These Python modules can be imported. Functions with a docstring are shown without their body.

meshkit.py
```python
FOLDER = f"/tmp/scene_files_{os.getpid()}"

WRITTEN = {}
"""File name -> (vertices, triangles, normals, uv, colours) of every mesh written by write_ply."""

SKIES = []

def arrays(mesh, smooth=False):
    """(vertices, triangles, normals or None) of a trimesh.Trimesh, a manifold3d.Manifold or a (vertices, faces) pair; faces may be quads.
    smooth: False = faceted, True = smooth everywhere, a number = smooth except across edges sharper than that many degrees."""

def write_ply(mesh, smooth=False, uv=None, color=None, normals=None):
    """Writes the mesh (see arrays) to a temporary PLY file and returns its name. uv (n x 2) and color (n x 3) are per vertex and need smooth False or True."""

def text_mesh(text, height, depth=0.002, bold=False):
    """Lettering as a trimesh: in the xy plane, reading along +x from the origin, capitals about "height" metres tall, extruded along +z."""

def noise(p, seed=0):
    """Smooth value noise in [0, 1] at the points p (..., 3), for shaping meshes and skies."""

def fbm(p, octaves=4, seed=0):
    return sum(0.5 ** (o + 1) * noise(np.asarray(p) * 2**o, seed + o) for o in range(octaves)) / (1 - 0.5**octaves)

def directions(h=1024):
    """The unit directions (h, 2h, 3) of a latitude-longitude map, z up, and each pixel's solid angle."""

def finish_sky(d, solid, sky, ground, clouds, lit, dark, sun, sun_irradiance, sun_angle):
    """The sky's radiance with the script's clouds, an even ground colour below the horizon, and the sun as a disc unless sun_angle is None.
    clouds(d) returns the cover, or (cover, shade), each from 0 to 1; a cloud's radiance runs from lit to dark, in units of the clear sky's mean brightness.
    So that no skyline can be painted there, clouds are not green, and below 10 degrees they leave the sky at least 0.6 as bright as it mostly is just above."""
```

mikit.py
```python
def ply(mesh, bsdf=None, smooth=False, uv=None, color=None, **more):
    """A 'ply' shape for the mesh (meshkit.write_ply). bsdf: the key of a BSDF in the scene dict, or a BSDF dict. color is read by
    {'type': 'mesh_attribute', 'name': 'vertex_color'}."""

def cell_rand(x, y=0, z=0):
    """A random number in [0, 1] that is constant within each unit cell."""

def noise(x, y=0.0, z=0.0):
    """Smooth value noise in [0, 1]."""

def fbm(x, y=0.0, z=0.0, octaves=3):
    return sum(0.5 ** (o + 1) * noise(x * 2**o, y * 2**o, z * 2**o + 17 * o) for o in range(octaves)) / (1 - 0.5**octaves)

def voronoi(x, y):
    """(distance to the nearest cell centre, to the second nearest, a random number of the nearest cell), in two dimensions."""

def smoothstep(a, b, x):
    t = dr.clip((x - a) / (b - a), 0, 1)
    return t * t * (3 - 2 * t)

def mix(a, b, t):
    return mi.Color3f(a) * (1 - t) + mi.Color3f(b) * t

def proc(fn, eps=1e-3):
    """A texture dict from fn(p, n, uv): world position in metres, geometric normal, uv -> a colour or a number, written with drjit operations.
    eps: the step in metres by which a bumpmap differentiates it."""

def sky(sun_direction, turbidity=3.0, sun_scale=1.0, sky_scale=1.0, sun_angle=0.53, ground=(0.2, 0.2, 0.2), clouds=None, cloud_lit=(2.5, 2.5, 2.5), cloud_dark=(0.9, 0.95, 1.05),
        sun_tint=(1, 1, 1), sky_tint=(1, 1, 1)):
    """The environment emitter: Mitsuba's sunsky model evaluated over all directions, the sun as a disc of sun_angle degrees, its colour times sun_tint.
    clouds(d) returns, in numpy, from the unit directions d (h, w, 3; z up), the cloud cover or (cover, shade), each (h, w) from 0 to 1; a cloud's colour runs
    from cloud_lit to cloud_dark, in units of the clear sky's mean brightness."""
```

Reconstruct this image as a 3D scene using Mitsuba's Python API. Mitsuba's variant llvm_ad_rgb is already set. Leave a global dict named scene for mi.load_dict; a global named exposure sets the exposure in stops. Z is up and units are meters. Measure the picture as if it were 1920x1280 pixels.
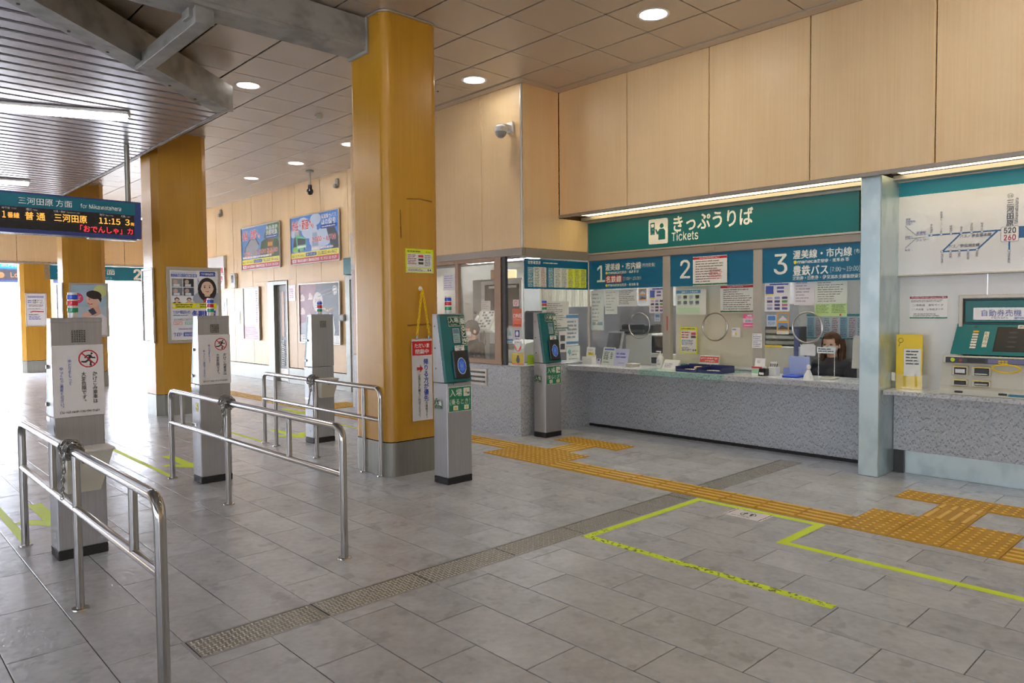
import math, random, glob
import numpy as np, trimesh
import drjit as dr
import mitsuba as mi
import mikit, meshkit
from mikit import noise, fbm, voronoi, cell_rand, smoothstep, mix, proc
from shapely.geometry import Polygon, Point, LineString, box as sbox
from shapely.ops import unary_union
from shapely import affinity

T = mi.ScalarTransform4f
rng = random.Random(7)
scene, labels = {}, {}
# ---------------------------------------------------------------- camera, sky, exposure
# x runs along the ticket wall, y towards it, z up; the camera stands at x = y = 0, 1.42 m above the floor
YAW, PITCH, ROLL, FPX = -0.816803547, -0.0416628530, -0.00846107745, 1363.647
fw = np.array([math.sin(YAW) * math.cos(PITCH), math.cos(YAW) * math.cos(PITCH), math.sin(PITCH)])
r0 = np.array([math.cos(YAW), -math.sin(YAW), 0.0])
u0 = np.cross(r0, fw)
upv = -math.sin(ROLL) * r0 + math.cos(ROLL) * u0
EYE = np.array([0, 0, 1.42])
scene['camera'] = {'type': 'perspective', 'fov': math.degrees(2 * math.atan(960 / FPX)), 'fov_axis': 'x', 'near_clip': 0.05, 'far_clip': 400.0,
                   'to_world': T().look_at(origin=EYE.tolist(), target=(EYE + fw).tolist(), up=upv.tolist())}
exposure = 0.12
SKY = 44.0
scene['sky'] = mikit.sky((0.5, -0.6, 0.62), turbidity=4, sun_scale=0.0, sky_scale=SKY, ground=(0.35, 0.35, 0.35), clouds=lambda d: np.full(d.shape[:2], 1.0), cloud_lit=(2.3, 2.52, 2.95), cloud_dark=(1.5, 1.6, 1.8))
DOWNLIGHT, TUBE, COVE, OFFICE = 44.0, 9.0, (3.0, 2.35, 1.15), 19.0

# ---------------------------------------------------------------- helpers
def lin(c):
    if isinstance(c, str):
        c = [int(c[i:i + 2], 16) for i in (0, 2, 4)]
    c = np.asarray(c, float) / 255
    return [float(x) for x in np.where(c <= 0.04045, c / 12.92, ((c + 0.055) / 1.055) ** 2.4)]

def rgb(c): return {'type': 'rgb', 'value': lin(c)}

def pbr(name, c, rough=0.5, metal=0.0, **k):
    scene[name] = {'type': 'twosided', 'bsdf': {'type': 'principled', 'base_color': c if isinstance(c, dict) else rgb(c), 'roughness': rough, 'metallic': metal, **k}}

def nm(key):
    if key not in scene and key not in labels: return key
    i = 1
    while f'{key}_{i:03d}' in scene or f'{key}_{i:03d}' in labels: i += 1
    return f'{key}_{i:03d}'

def tag(key, label=None, cat=None, group=None, kind=None):
    d = labels.setdefault(key, {})
    for k, v in (('label', label), ('category', cat), ('group', group), ('kind', kind)):
        if v: d[k] = v
    return key

def thing(name, label, cat, group=None, kind=None):
    return tag(nm(name), label, cat, group, kind)

def put(name, mesh, bsdf, parent=None, smooth=False, label=None, cat=None, group=None, kind=None, at=None, **more):
    key = nm(f'{parent}__{name}' if parent else name)
    d = mesh if isinstance(mesh, dict) else (mikit.ply(trimesh.Trimesh(*mesh[:2], process=False), bsdf, smooth, **more))
    if at is not None: d = {**d, 'to_world': at}
    scene[key] = d
    if label or cat or group or kind: tag(key, label, cat, group, kind)
    return key

def cat(*ms):
    V, Fs, n = [], [], 0
    for v, f in ms:
        V.append(np.asarray(v, float)); Fs.append(np.asarray(f, int) + n); n += len(v)
    return np.vstack(V), np.vstack(Fs)

BF = np.array([[0, 1, 3], [0, 3, 2], [4, 6, 7], [4, 7, 5], [0, 4, 5], [0, 5, 1], [2, 3, 7], [2, 7, 6], [0, 2, 6], [0, 6, 4], [1, 5, 7], [1, 7, 3]])
S8 = np.array([[x, y, z] for x in (0, 1) for y in (0, 1) for z in (0, 1)], float)
def box(x0, x1, y0, y1, z0, z1):
    lo, hi = np.minimum([x0, y0, z0], [x1, y1, z1]), np.maximum([x0, y0, z0], [x1, y1, z1])
    return lo + S8 * (hi - lo), BF

def _cb(r):
    P = []
    for s in S8 * 2 - 1:
        for k in range(3):
            P.append(s * 1.0 - np.eye(3)[[i for i in range(3) if i != k]].sum(0) * s * r)
    return np.array(P)
_h = trimesh.convex.convex_hull(_cb(0.3))
_map = [int(np.argmin(np.linalg.norm(_cb(0.3) - v, axis=1))) for v in _h.vertices]
CBF = np.array(_map)[_h.faces]
CBS = np.repeat(S8 * 2 - 1, 3, 0)
CBM = np.tile(1 - np.eye(3), (8, 1))
def cbox(x0, x1, y0, y1, z0, z1, r=0.004):
    lo, hi = np.minimum([x0, y0, z0], [x1, y1, z1]), np.maximum([x0, y0, z0], [x1, y1, z1])
    c, h = (lo + hi) / 2, (hi - lo) / 2
    r = min(r, h.min() * 0.9)
    return c + CBS * (h - CBM * r), CBF

def cyl(p0, p1, r, n=16, r1=None, caps=True):
    p0, p1 = np.asarray(p0, float), np.asarray(p1, float)
    z = (p1 - p0) / np.linalg.norm(p1 - p0)
    a = np.cross(z, [0, 0, 1] if abs(z[2]) < 0.9 else [1, 0, 0]); a /= np.linalg.norm(a)
    b = np.cross(z, a); t = np.arange(n) * 2 * np.pi / n
    ring = np.cos(t)[:, None] * a + np.sin(t)[:, None] * b
    V = np.vstack([p0 + ring * r, p1 + ring * (r if r1 is None else r1), [p0], [p1]])
    i = np.arange(n); j = (i + 1) % n
    Fs = [np.stack([i, j, j + n], 1), np.stack([i, j + n, i + n], 1)]
    if caps: Fs += [np.stack([j, i, i * 0 + 2 * n], 1), np.stack([i + n, j + n, i * 0 + 2 * n + 1], 1)]
    return V, np.vstack(Fs)

def tube(pts, r, n=12, closed=False):
    p = np.asarray(pts, float); m = len(p)
    t = np.roll(p, -1, 0) - np.roll(p, 1, 0) if closed else np.gradient(p, axis=0)
    t /= np.linalg.norm(t, axis=1, keepdims=True) + 1e-12
    a = np.cross(t[0], [0, 0, 1] if abs(t[0][2]) < 0.9 else [1, 0, 0]); a /= np.linalg.norm(a)
    V = []; ang = np.arange(n) * 2 * np.pi / n
    for k in range(m):
        a = a - t[k] * (a @ t[k]); a /= np.linalg.norm(a)
        b = np.cross(t[k], a)
        V.append(p[k] + r * (np.cos(ang)[:, None] * a + np.sin(ang)[:, None] * b))
    V = np.vstack(V); Fs = []; i = np.arange(n); j = (i + 1) % n
    for k in range(m if closed else m - 1):
        q, w = k * n, ((k + 1) % m) * n
        Fs += [np.stack([q + i, q + j, w + j], 1), np.stack([q + i, w + j, w + i], 1)]
    if not closed:
        V = np.vstack([V, p[:1], p[-1:]])
        Fs += [np.stack([j, i, i * 0 + m * n], 1), np.stack([(m - 1) * n + i, (m - 1) * n + j, i * 0 + m * n + 1], 1)]
    return V, np.vstack(Fs)

def fillet(pts, r, n=6):
    p = [np.asarray(q, float) for q in pts]; out = [p[0]]
    for a, b, c in zip(p, p[1:], p[2:]):
        d0, d1 = (a - b) / np.linalg.norm(a - b), (c - b) / np.linalg.norm(c - b)
        s, e = b + d0 * r, b + d1 * r
        for k in range(n + 1):
            w = k / n; out.append((1 - w) ** 2 * s + 2 * w * (1 - w) * b + w * w * e)
    return np.array(out + [p[-1]])

def lathe(prof, c=(0, 0, 0), n=24, axis='z'):
    prof = np.asarray(prof, float); m = len(prof); t = np.arange(n) * 2 * np.pi / n
    V = np.stack([np.outer(prof[:, 0], np.cos(t)), np.outer(prof[:, 0], np.sin(t)), np.repeat(prof[:, 1:2], n, 1)], -1).reshape(-1, 3)
    Fs = []; i = np.arange(n); j = (i + 1) % n
    for k in range(m - 1):
        Fs += [np.stack([k * n + i, k * n + j, (k + 1) * n + j], 1), np.stack([k * n + i, (k + 1) * n + j, (k + 1) * n + i], 1)]
    if axis == 'y': V = V[:, [0, 2, 1]] * [1, 1, -1]
    if axis == 'x': V = V[:, [2, 1, 0]] * [1, 1, -1]
    return V + np.asarray(c, float), np.vstack(Fs)

def prism(poly, a, b, axis='z'):
    """polygon extruded along an axis: z from (x,y), y from (x,z), x from (y,z)"""
    if not isinstance(poly, Polygon): poly = Polygon(poly)
    m = trimesh.creation.extrude_polygon(poly.buffer(0), b - a, engine='earcut')
    v = np.array(m.vertices); v[:, 2] += a; f = np.array(m.faces)
    if axis == 'y': v = v[:, [0, 2, 1]]; f = f[:, ::-1]
    if axis == 'x': v = v[:, [2, 0, 1]]
    return v, f

def move(m, d): return np.asarray(m[0]) + np.asarray(d, float), m[1]
def rotz(m, deg, c=(0, 0, 0)):
    a = math.radians(deg); R = np.array([[math.cos(a), -math.sin(a), 0], [math.sin(a), math.cos(a), 0], [0, 0, 1]])
    return (np.asarray(m[0]) - c) @ R.T + c, m[1]
def frame(o, u, v, m):
    """local (u, v, n) coordinates to the world"""
    u, v = np.asarray(u, float), np.asarray(v, float); n = np.cross(u, v)
    return np.asarray(o, float) + m[0][:, :1] * u + m[0][:, 1:2] * v + m[0][:, 2:3] * n, m[1]

# ---------------------------------------------------------------- lettering and flat print
_fonts, _glyphs = {}, {}
def _font(name):
    if name not in _fonts:
        from PIL import ImageFont
        _fonts[name] = ImageFont.truetype(glob.glob('/opt/blender-*/*/datafiles/fonts/' + {'J': 'Noto Sans CJK Regular.woff2', 'I': 'Inter.woff2'}[name])[0], 80)
    return _fonts[name]

def tri2(shape):
    V, Fs, n = [], [], 0
    for g in getattr(shape, 'geoms', [shape]):
        if g.is_empty or g.geom_type != 'Polygon' or g.area < 1e-9: continue
        v, f = trimesh.creation.triangulate_polygon(g, engine='earcut')
        V.append(v); Fs.append(np.asarray(f) + n); n += len(v)
    return (np.vstack(V), np.vstack(Fs)) if V else (np.zeros((0, 2)), np.zeros((0, 3), int))

def glyph(ch, font='J', bold=0):
    """(vertices, faces, advance) of one character, em = 1, baseline at 0"""
    k = (ch, font, bold)
    if k not in _glyphs:
        from PIL import Image, ImageDraw
        f = _font(font)
        x0, y0, x1, y1 = f.getbbox(ch, anchor='ls')
        adv = f.getlength(ch) / 80
        if x1 <= x0 or y1 <= y0: _glyphs[k] = (np.zeros((0, 2)), np.zeros((0, 3), int), adv)
        else:
            im = Image.new('L', (x1 - x0 + 8, y1 - y0 + 8))
            ImageDraw.Draw(im).text((4 - x0, 4 - y0), ch, 255, f, anchor='ls')
            on = np.pad(np.asarray(im) > 127, ((0, 0), (1, 1))).astype(np.int8)
            rows, st = np.nonzero(np.diff(on, axis=1) == 1); en = np.nonzero(np.diff(on, axis=1) == -1)[1]
            g = unary_union([sbox(a, -r - 1, b, -r) for r, a, b in zip(rows, st, en)]).buffer(0.5 + bold).buffer(-0.5).simplify(0.75)
            v, fc = tri2(g)
            _glyphs[k] = ((v + [x0 - 4, 4 - y0]) / 80, fc, adv)
    return _glyphs[k]

class Print:
    """a flat printed sheet: coloured polygons in thin layers on a board; u to the right, v up, metres"""
    def __init__(s, w, h, bg=(245, 245, 245), t=0.002):
        s.w, s.h, s.k = w, h, 0
        v, f = box(0, w, 0, h, -t, 0)
        s.V, s.F, s.C, s.n = [v], [f], [np.tile(lin(bg), (8, 1))], 8
    def _add(s, v2, f, col):
        if len(v2) == 0: return s
        s.k += 1
        s.V.append(np.column_stack([v2, np.full(len(v2), 0.0001 * min(s.k, 90))])); s.F.append(np.asarray(f) + s.n); s.n += len(v2)
        s.C.append(np.tile(lin(col), (len(v2), 1))); return s
    def rect(s, x0, y0, x1, y1, col):
        x0, x1, y0, y1 = max(0, min(x0, x1)), min(s.w, max(x0, x1)), max(0, min(y0, y1)), min(s.h, max(y0, y1))
        return s._add(np.array([[x0, y0], [x1, y0], [x1, y1], [x0, y1]]), [[0, 1, 2], [0, 2, 3]], col)
    def poly(s, p, col):
        g = p if hasattr(p, 'geom_type') else Polygon(p).buffer(0)
        return s._add(*tri2(g.intersection(sbox(0, 0, s.w, s.h))), col)
    def disc(s, x, y, r, col, ry=None): return s.poly(affinity.scale(Point(x, y).buffer(r, 10), 1, (ry or r) / r), col)
    def ring(s, x, y, r, t, col): return s.poly(Point(x, y).buffer(r, 14).difference(Point(x, y).buffer(r - t, 14)), col)
    def line(s, pts, t, col): return s.poly(LineString(pts).buffer(t / 2, cap_style=2), col)
    def rrect(s, x0, y0, x1, y1, r, col): return s.poly(sbox(x0 + r, y0 + r, x1 - r, y1 - r).buffer(r, 4), col)
    def text(s, t, x, y, h, col, font='J', bold=0, al='l', vert=False, sx=1.0, w=None):
        """h: em height; vert: set downwards from y"""
        if w: # fit to a width
            tot = sum(glyph(c, font, bold)[2] for c in t) * h; sx = w / tot
        V, Fs, n = [], [], 0
        cx = 0.0 if not vert else 0.0
        tot = sum(glyph(c, font, bold)[2] for c in t) * h * sx
        x0 = x - (tot if al == 'r' else tot / 2 if al == 'c' else 0)
        for i, c in enumerate(t):
            v, f, a = glyph(c, font, bold)
            if vert:
                vv = v * [h * sx, h] + [x - a * h * sx / 2, y - (i + 0.88) * h]
                if c in 'ー〜': vv = np.column_stack([x + (v[:, 1] - 0.38) * h, y - (i + 0.5) * h - (v[:, 0] - 0.5) * h])
                if c in '。、': vv = vv + [0.55 * h * sx, 0.55 * h]
            else:
                vv = v * [h * sx, h] + [x0 + cx, y]; cx += a * h * sx
            V.append(vv); Fs.append(f + n); n += len(v)
        if n: s._add(np.vstack(V), np.vstack(Fs), col)
        return s
    def lines(s, x0, y0, x1, y1, n, col, fill=0.45, full=0.75, seed=None):
        """print too small to read: n rows of word-length dashes"""
        R = random.Random(seed if seed is not None else int((x0 + y1 * 7 + n) * 1e4)); pit = (y1 - y0) / n; V, Fs, k = [], [], 0
        for i in range(n):
            yb = y1 - (i + 0.5 + fill / 2) * pit; x = x0; end = x0 + (x1 - x0) * (full + (1 - full) * R.random())
            while x < end:
                w = min(pit * R.uniform(0.5, 2.6), end - x)
                V.append([[x, yb], [x + w, yb], [x + w, yb + fill * pit], [x, yb + fill * pit]]); Fs += [[k, k + 1, k + 2], [k, k + 2, k + 3]]; k += 4
                x += w + pit * R.uniform(0.15, 0.35)
        return s._add(np.array(V).reshape(-1, 2), np.array(Fs), col)
    def place(s, name, o, u, v, bsdf='print', parent=None, **k):
        m = frame(o, u, v, (np.vstack(s.V), np.vstack(s.F)))
        return put(name, m, bsdf, parent, color=np.vstack(s.C), **k)

UX, UY, UZ = (1, 0, 0), (0, 1, 0), (0, 0, 1)
def on_y(pr, name, x, y, z, **k): return pr.place(name, (x, y, z), UX, UZ, **k)      # faces the hall from a wall along x
def on_x(pr, name, x, y, z, **k): return pr.place(name, (x, y, z), UY, UZ, **k)      # faces +x

# ---------------------------------------------------------------- materials
def wood(base, dark, sc=1.0):
    a, b = lin(base), lin(dark)
    def fn(p, n, uv):
        h = p.x + p.y
        pan = cell_rand(dr.floor(p.x / 0.99 + 0.93), 0, 3)
        g = fbm(h * 90 * sc, p.z * 2.2 * sc, pan * 40, 3)
        w = fbm(h * 5 * sc + 11, p.z * 0.8, pan * 40, 2)
        return mix(a, b, dr.clip(0.5 * g + 0.6 * w - 0.2, 0, 1)) * (0.95 + 0.1 * pan)
    return proc(fn)
pbr('beech', wood((240, 210, 164), (222, 184, 130)), 0.42)
pbr('amber_wood', wood((188, 138, 38), (162, 111, 18), 0.8), 0.3, clearcoat=0.35, clearcoat_gloss=0.9)
pbr('joint', (74, 52, 30), 0.8)
pbr('scuff', (122, 80, 22), 0.7)
def tile_fn(p, n, uv):
    row = dr.floor((p.y - 0.774) / 0.298); x = p.x + 3.837 + 0.3015 * (row - 2 * dr.floor(row / 2))
    t = cell_rand(dr.floor(x / 0.603), row, 5)
    f = fbm(p.x * 5 + t * 30, p.y * 5, t * 9, 4); g = fbm(p.x * 38, p.y * 38 + t * 8, 1.0, 3)
    c = 0.48 * (0.93 + 0.14 * t) * (0.66 + 0.46 * f + 0.22 * g) * (1 - 0.16 * smoothstep(0.62, 0.72, fbm(p.x * 12, p.y * 12, 4 + t * 7, 4)))
    return mi.Color3f(c * 0.97, c * 1.0, c * 1.06)
def tile_h(p, n, uv):
    row = dr.floor((p.y - 0.774) / 0.298)
    f = fbm(p.x * 9 + row * 1.7, p.y * 16, row, 4); s = fbm(p.x * 45, p.y * 60, row, 3)
    e = f * 9
    return 0.0006 * (e - dr.floor(e)) + 0.0016 * f + 0.0006 * s
scene['floor_tile'] = {'type': 'twosided', 'bsdf': {'type': 'bumpmap', 'scale': 1.0, 'arbitrary': proc(tile_h, 0.003), 'bsdf': {'type': 'principled', 'base_color': proc(tile_fn), 'roughness': 0.26, 'specular': 0.6}}}
pbr('grout', (84, 81, 78), 0.8)
pbr('guide_yellow', proc(lambda p, n, uv: mix(mix(lin((200, 154, 40)), lin((176, 130, 28)), fbm(p.x * 14, p.y * 14, 0.0, 3)), lin((236, 200, 96)), smoothstep(0.006, 0.010, p.z) * 0.8)), 0.45)  # paler tops show wear and stand in for light on the relief
pbr('ceiling_panel', (192, 180, 166), 0.36, 0.25)
pbr('ceiling_dark', (14, 13, 12), 0.9)
pbr('slat_metal', (170, 166, 172), 0.3, 0.6)
pbr('grey_paint', proc(lambda p, n, uv: mix(lin((150, 148, 142)), lin((118, 116, 110)), smoothstep(0.35, 0.75, fbm(p.x * 6, p.y * 6, p.z * 6, 4)))), 0.5)
pbr('steel', proc(lambda p, n, uv: mix(lin((174, 175, 178)), lin((160, 161, 164)), fbm((p.x + p.y) * 240, p.z * 3, 0.0, 2))), 0.36, 0.6)
pbr('steel_skirt', proc(lambda p, n, uv: mix(lin((150, 150, 142)), lin((136, 135, 126)), fbm((p.x + p.y) * 60, p.z * 2, 0.0, 2))), 0.38, 0.6)
pbr('chrome', (186, 184, 182), 0.11, 1.0)
pbr('steel_column', proc(lambda p, n, uv: mix(lin((206, 222, 226)), lin((186, 206, 211)), smoothstep(0.3, 0.7, fbm((p.x + p.y) * 9, p.z * 5, 0.0, 4)))), 0.36, 0.7)
pbr('aluminium', (184, 178, 168), 0.4, 0.5)
pbr('rail_metal', (150, 140, 130), 0.4, 0.4)
pbr('chain_metal', (165, 163, 160), 0.25, 0.85)
pbr('tread_metal', (206, 204, 200), 0.3, 0.4)  # tread paler than its plate, standing in for light on the relief
pbr('bronze_frame', (150, 122, 100), 0.42, 0.35)
def granite_fn(p, n, uv):
    a = cell_rand(dr.floor(p.x * 190), dr.floor(p.y * 190), dr.floor(p.z * 190)); b = cell_rand(dr.floor(p.x * 95 + 0.4), dr.floor(p.y * 95), dr.floor(p.z * 95 + 0.7))
    v = 0.53 + 0.18 * (a - 0.5) - 0.24 * smoothstep(0.86, 0.9, b) + 0.12 * smoothstep(0.12, 0.06, b) + 0.07 * (fbm(p.x * 22, p.y * 22, p.z * 22, 2) - 0.5)
    return mi.Color3f(v * 0.92, v * 0.985, v * 1.08)
pbr('granite', proc(granite_fn), 0.36)
pbr('granite_top', proc(lambda p, n, uv: granite_fn(p, n, uv) * mi.Color3f(1.02, 1.0, 0.97)), 0.12, clearcoat=0.6, clearcoat_gloss=0.95)
pbr('granite_green', proc(lambda p, n, uv: granite_fn(p, n, uv) * mi.Color3f(0.62, 0.95, 0.78)), 0.12, clearcoat=0.6, clearcoat_gloss=0.95)
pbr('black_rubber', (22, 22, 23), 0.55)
pbr('black_plastic', (28, 28, 31), 0.32)
pbr('dark_grey', (66, 66, 68), 0.5)
pbr('grey_plastic', (150, 150, 146), 0.45)
pbr('beige_plastic', (205, 203, 190), 0.45)
pbr('white_plastic', (232, 232, 230), 0.4)
pbr('white_wall', (226, 226, 224), 0.6)
pbr('white_gloss', (228, 229, 230), 0.25)
pbr('partition', (168, 168, 172), 0.7)
pbr('cream_blind', (222, 216, 196), 0.7)
pbr('teal', (0, 98, 100), 0.32)
pbr('navy', (46, 54, 104), 0.35)
pbr('yellow_plastic', (238, 204, 0), 0.4)
pbr('tape', proc(lambda p, n, uv: mix(lin((218, 240, 48)), lin((120, 128, 60)), smoothstep(0.60, 0.68, fbm(p.x * 60, p.y * 60, 2.0, 3)) * smoothstep(-3.4, -2.9, p.x) * smoothstep(3.75, 3.55, p.y))), 0.55)
pbr('tape_clean', (218, 240, 44), 0.5)
pbr('red_paint', (190, 22, 26), 0.4)
pbr('print', {'type': 'mesh_attribute', 'name': 'vertex_color'}, 0.38)
pbr('concrete', (200, 198, 194), 0.8)
pbr('skin', (222, 176, 150), 0.5)
pbr('hair', (66, 40, 27), 0.8, specular=0.12)
pbr('dark_cloth', (36, 36, 42), 0.85)
pbr('brown_cloth', (52, 44, 42), 0.85)
pbr('paper_white', (240, 240, 238), 0.7)
scene['pane_glass'] = {'type': 'thindielectric', 'int_ior': 1.5}
scene['lens_clear'] = {'type': 'principled', 'base_color': rgb((235, 235, 235)), 'roughness': 0.12}
pbr('acrylic_blue', (176, 190, 232), 0.2)
for nme, c in (('lens_blue', (20, 70, 205)), ('lens_red', (200, 16, 36)), ('lens_green', (10, 140, 92)), ('lens_white', (226, 228, 226))): pbr(nme, c, 0.18, clearcoat=0.5)
def glow(c, k=1.0): return {'type': 'area', 'radiance': {'type': 'rgb', 'value': [x * k for x in c]}}

# ================================================================ large structure
FX0, FX1, FY0 = -21.2, 6.0, -5.0
# ---- floor: grout bed, tiles laid in running bond, guide tiles let in
put('floor', box(FX0, FX1, FY0, 7.2, -0.2, -0.005), 'grout', kind='structure', label='grey slate-look floor tiles laid in running bond')
DR = (-3.235, -3.025, 1.07, 6.5)              # the drain
guides = []                                   # (x0, y0, kind)
for k in range(5): guides.append((-1.075 + 0.3 * k, 4.755, 'bar_x'))
for i in range(3):
    for j in range(2):
        guides.append((-5.51 + 0.3 * i, 4.755 + 0.3 * j, 'dome')); guides.append((-1.975 + 0.3 * i, 4.755 + 0.3 * j, 'dome'))
for k in range(26): guides.append((-5.81 - 0.3 * k, 5.055, 'bar_x'))
guides += [(-5.19, 5.355, 'bar_y'), (-1.68, 5.355, 'bar_y')]
guides += [(-5.49 + 0.29 * i, 5.77, 'dome') for i in range(3)] + [(-1.99 + 0.3 * i, 5.80, 'dome') for i in range(3)]
for i in range(2):
    for j in range(2): guides.append((-10.2 + 0.3 * i, 5.36 + 0.3 * j, 'dome'))
guides.append((-5.19, 5.655, 'bar_y_short')); guides.append((-1.68, 5.655, 'bar_y_mid'))
def bump_mesh(kind):
    d = 0.3; ms = []
    top = 0.115 if kind == 'bar_y_short' else 0.145 if kind == 'bar_y_mid' else d
    ms.append(cbox(0.002, d - 0.002, 0.002, top - 0.002, -0.006, 0.004, 0.002))
    if kind == 'dome':
        for i in range(5):
            for j in range(5): ms.append(cyl((0.03 + 0.06 * i, 0.03 + 0.06 * j, 0.004), (0.03 + 0.06 * i, 0.03 + 0.06 * j, 0.0115), 0.016, 8, 0.010))
    else:
        for i in range(4):
            c = 0.0375 + 0.075 * i
            if kind == 'bar_x': ms.append(prism([(c - 0.016, 0.004), (c + 0.016, 0.004), (c + 0.010, 0.0115), (c - 0.010, 0.0115)], 0.012, d - 0.012, 'x'))
            else: ms.append(prism([(c - 0.016, 0.004), (c + 0.016, 0.004), (c + 0.010, 0.0115), (c - 0.010, 0.0115)], 0.012, top - 0.012, 'y'))
    return cat(*ms)
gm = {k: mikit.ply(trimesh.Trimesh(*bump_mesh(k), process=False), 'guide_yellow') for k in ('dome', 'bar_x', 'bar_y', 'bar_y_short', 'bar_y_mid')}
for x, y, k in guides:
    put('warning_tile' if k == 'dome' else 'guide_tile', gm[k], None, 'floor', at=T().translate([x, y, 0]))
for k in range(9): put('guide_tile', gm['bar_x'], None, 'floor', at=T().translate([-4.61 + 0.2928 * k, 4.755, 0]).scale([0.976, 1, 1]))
hole = unary_union([sbox(-4.61, 4.755, -1.975, 5.055)] + [sbox(x, y, x + 0.3, y + (0.115 if k == 'bar_y_short' else 0.145 if k == 'bar_y_mid' else 0.3)) for x, y, k in guides] + [sbox(DR[0], DR[2], DR[1], DR[3])]).buffer(0.001)
from shapely.prepared import prep
ph = prep(hole)
cells = []
for r in range(-16, 22):
    y0 = 0.774 + 0.298 * r; off = -3.837 - (0.3015 if r % 2 else 0.0)
    for c in range(-30, 17):
        x0 = off + 0.603 * c
        if x0 + 0.603 < FX0 or y0 < FY0: continue
        if y0 > 6.9: continue
        d2 = math.hypot(x0 + 0.3, y0 + 0.15)
        q = (np.array([x0 + 0.3, y0 + 0.15, 0]) - EYE)
        vis = q @ fw > 0.3 and abs((q @ r0) / (q @ fw)) < 0.80 and (q @ u0) / (q @ fw) > -0.56
        cells.append((not vis, d2, x0, y0))
cells.sort()
full = mikit.ply(trimesh.Trimesh(*cbox(0.0018, 0.6012, 0.0018, 0.2962, -0.006, 0.0, 0.0018), process=False), 'floor_tile')
rest = []; cnt = 0
for nv, d2, x0, y0 in cells:
    b = sbox(x0 + 0.0012, y0 + 0.0012, x0 + 0.6018, y0 + 0.2968)
    if ph.intersects(b):
        g = b.difference(hole)
        for gg in getattr(g, 'geoms', [g]):
            if gg.is_empty or gg.area < 2e-4: continue
            m = prism(gg, -0.006, 0.0)
            if cnt < 300: put('tile', m, 'floor_tile', 'floor'); cnt += 1
            else: rest.append(m)
    elif cnt < 300:
        put('tile', full, None, 'floor', at=T().translate([x0, y0, 0])); cnt += 1
    else: rest.append(box(x0 + 0.0012, x0 + 0.6018, y0 + 0.0012, y0 + 0.2968, -0.006, 0.0))
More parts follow.
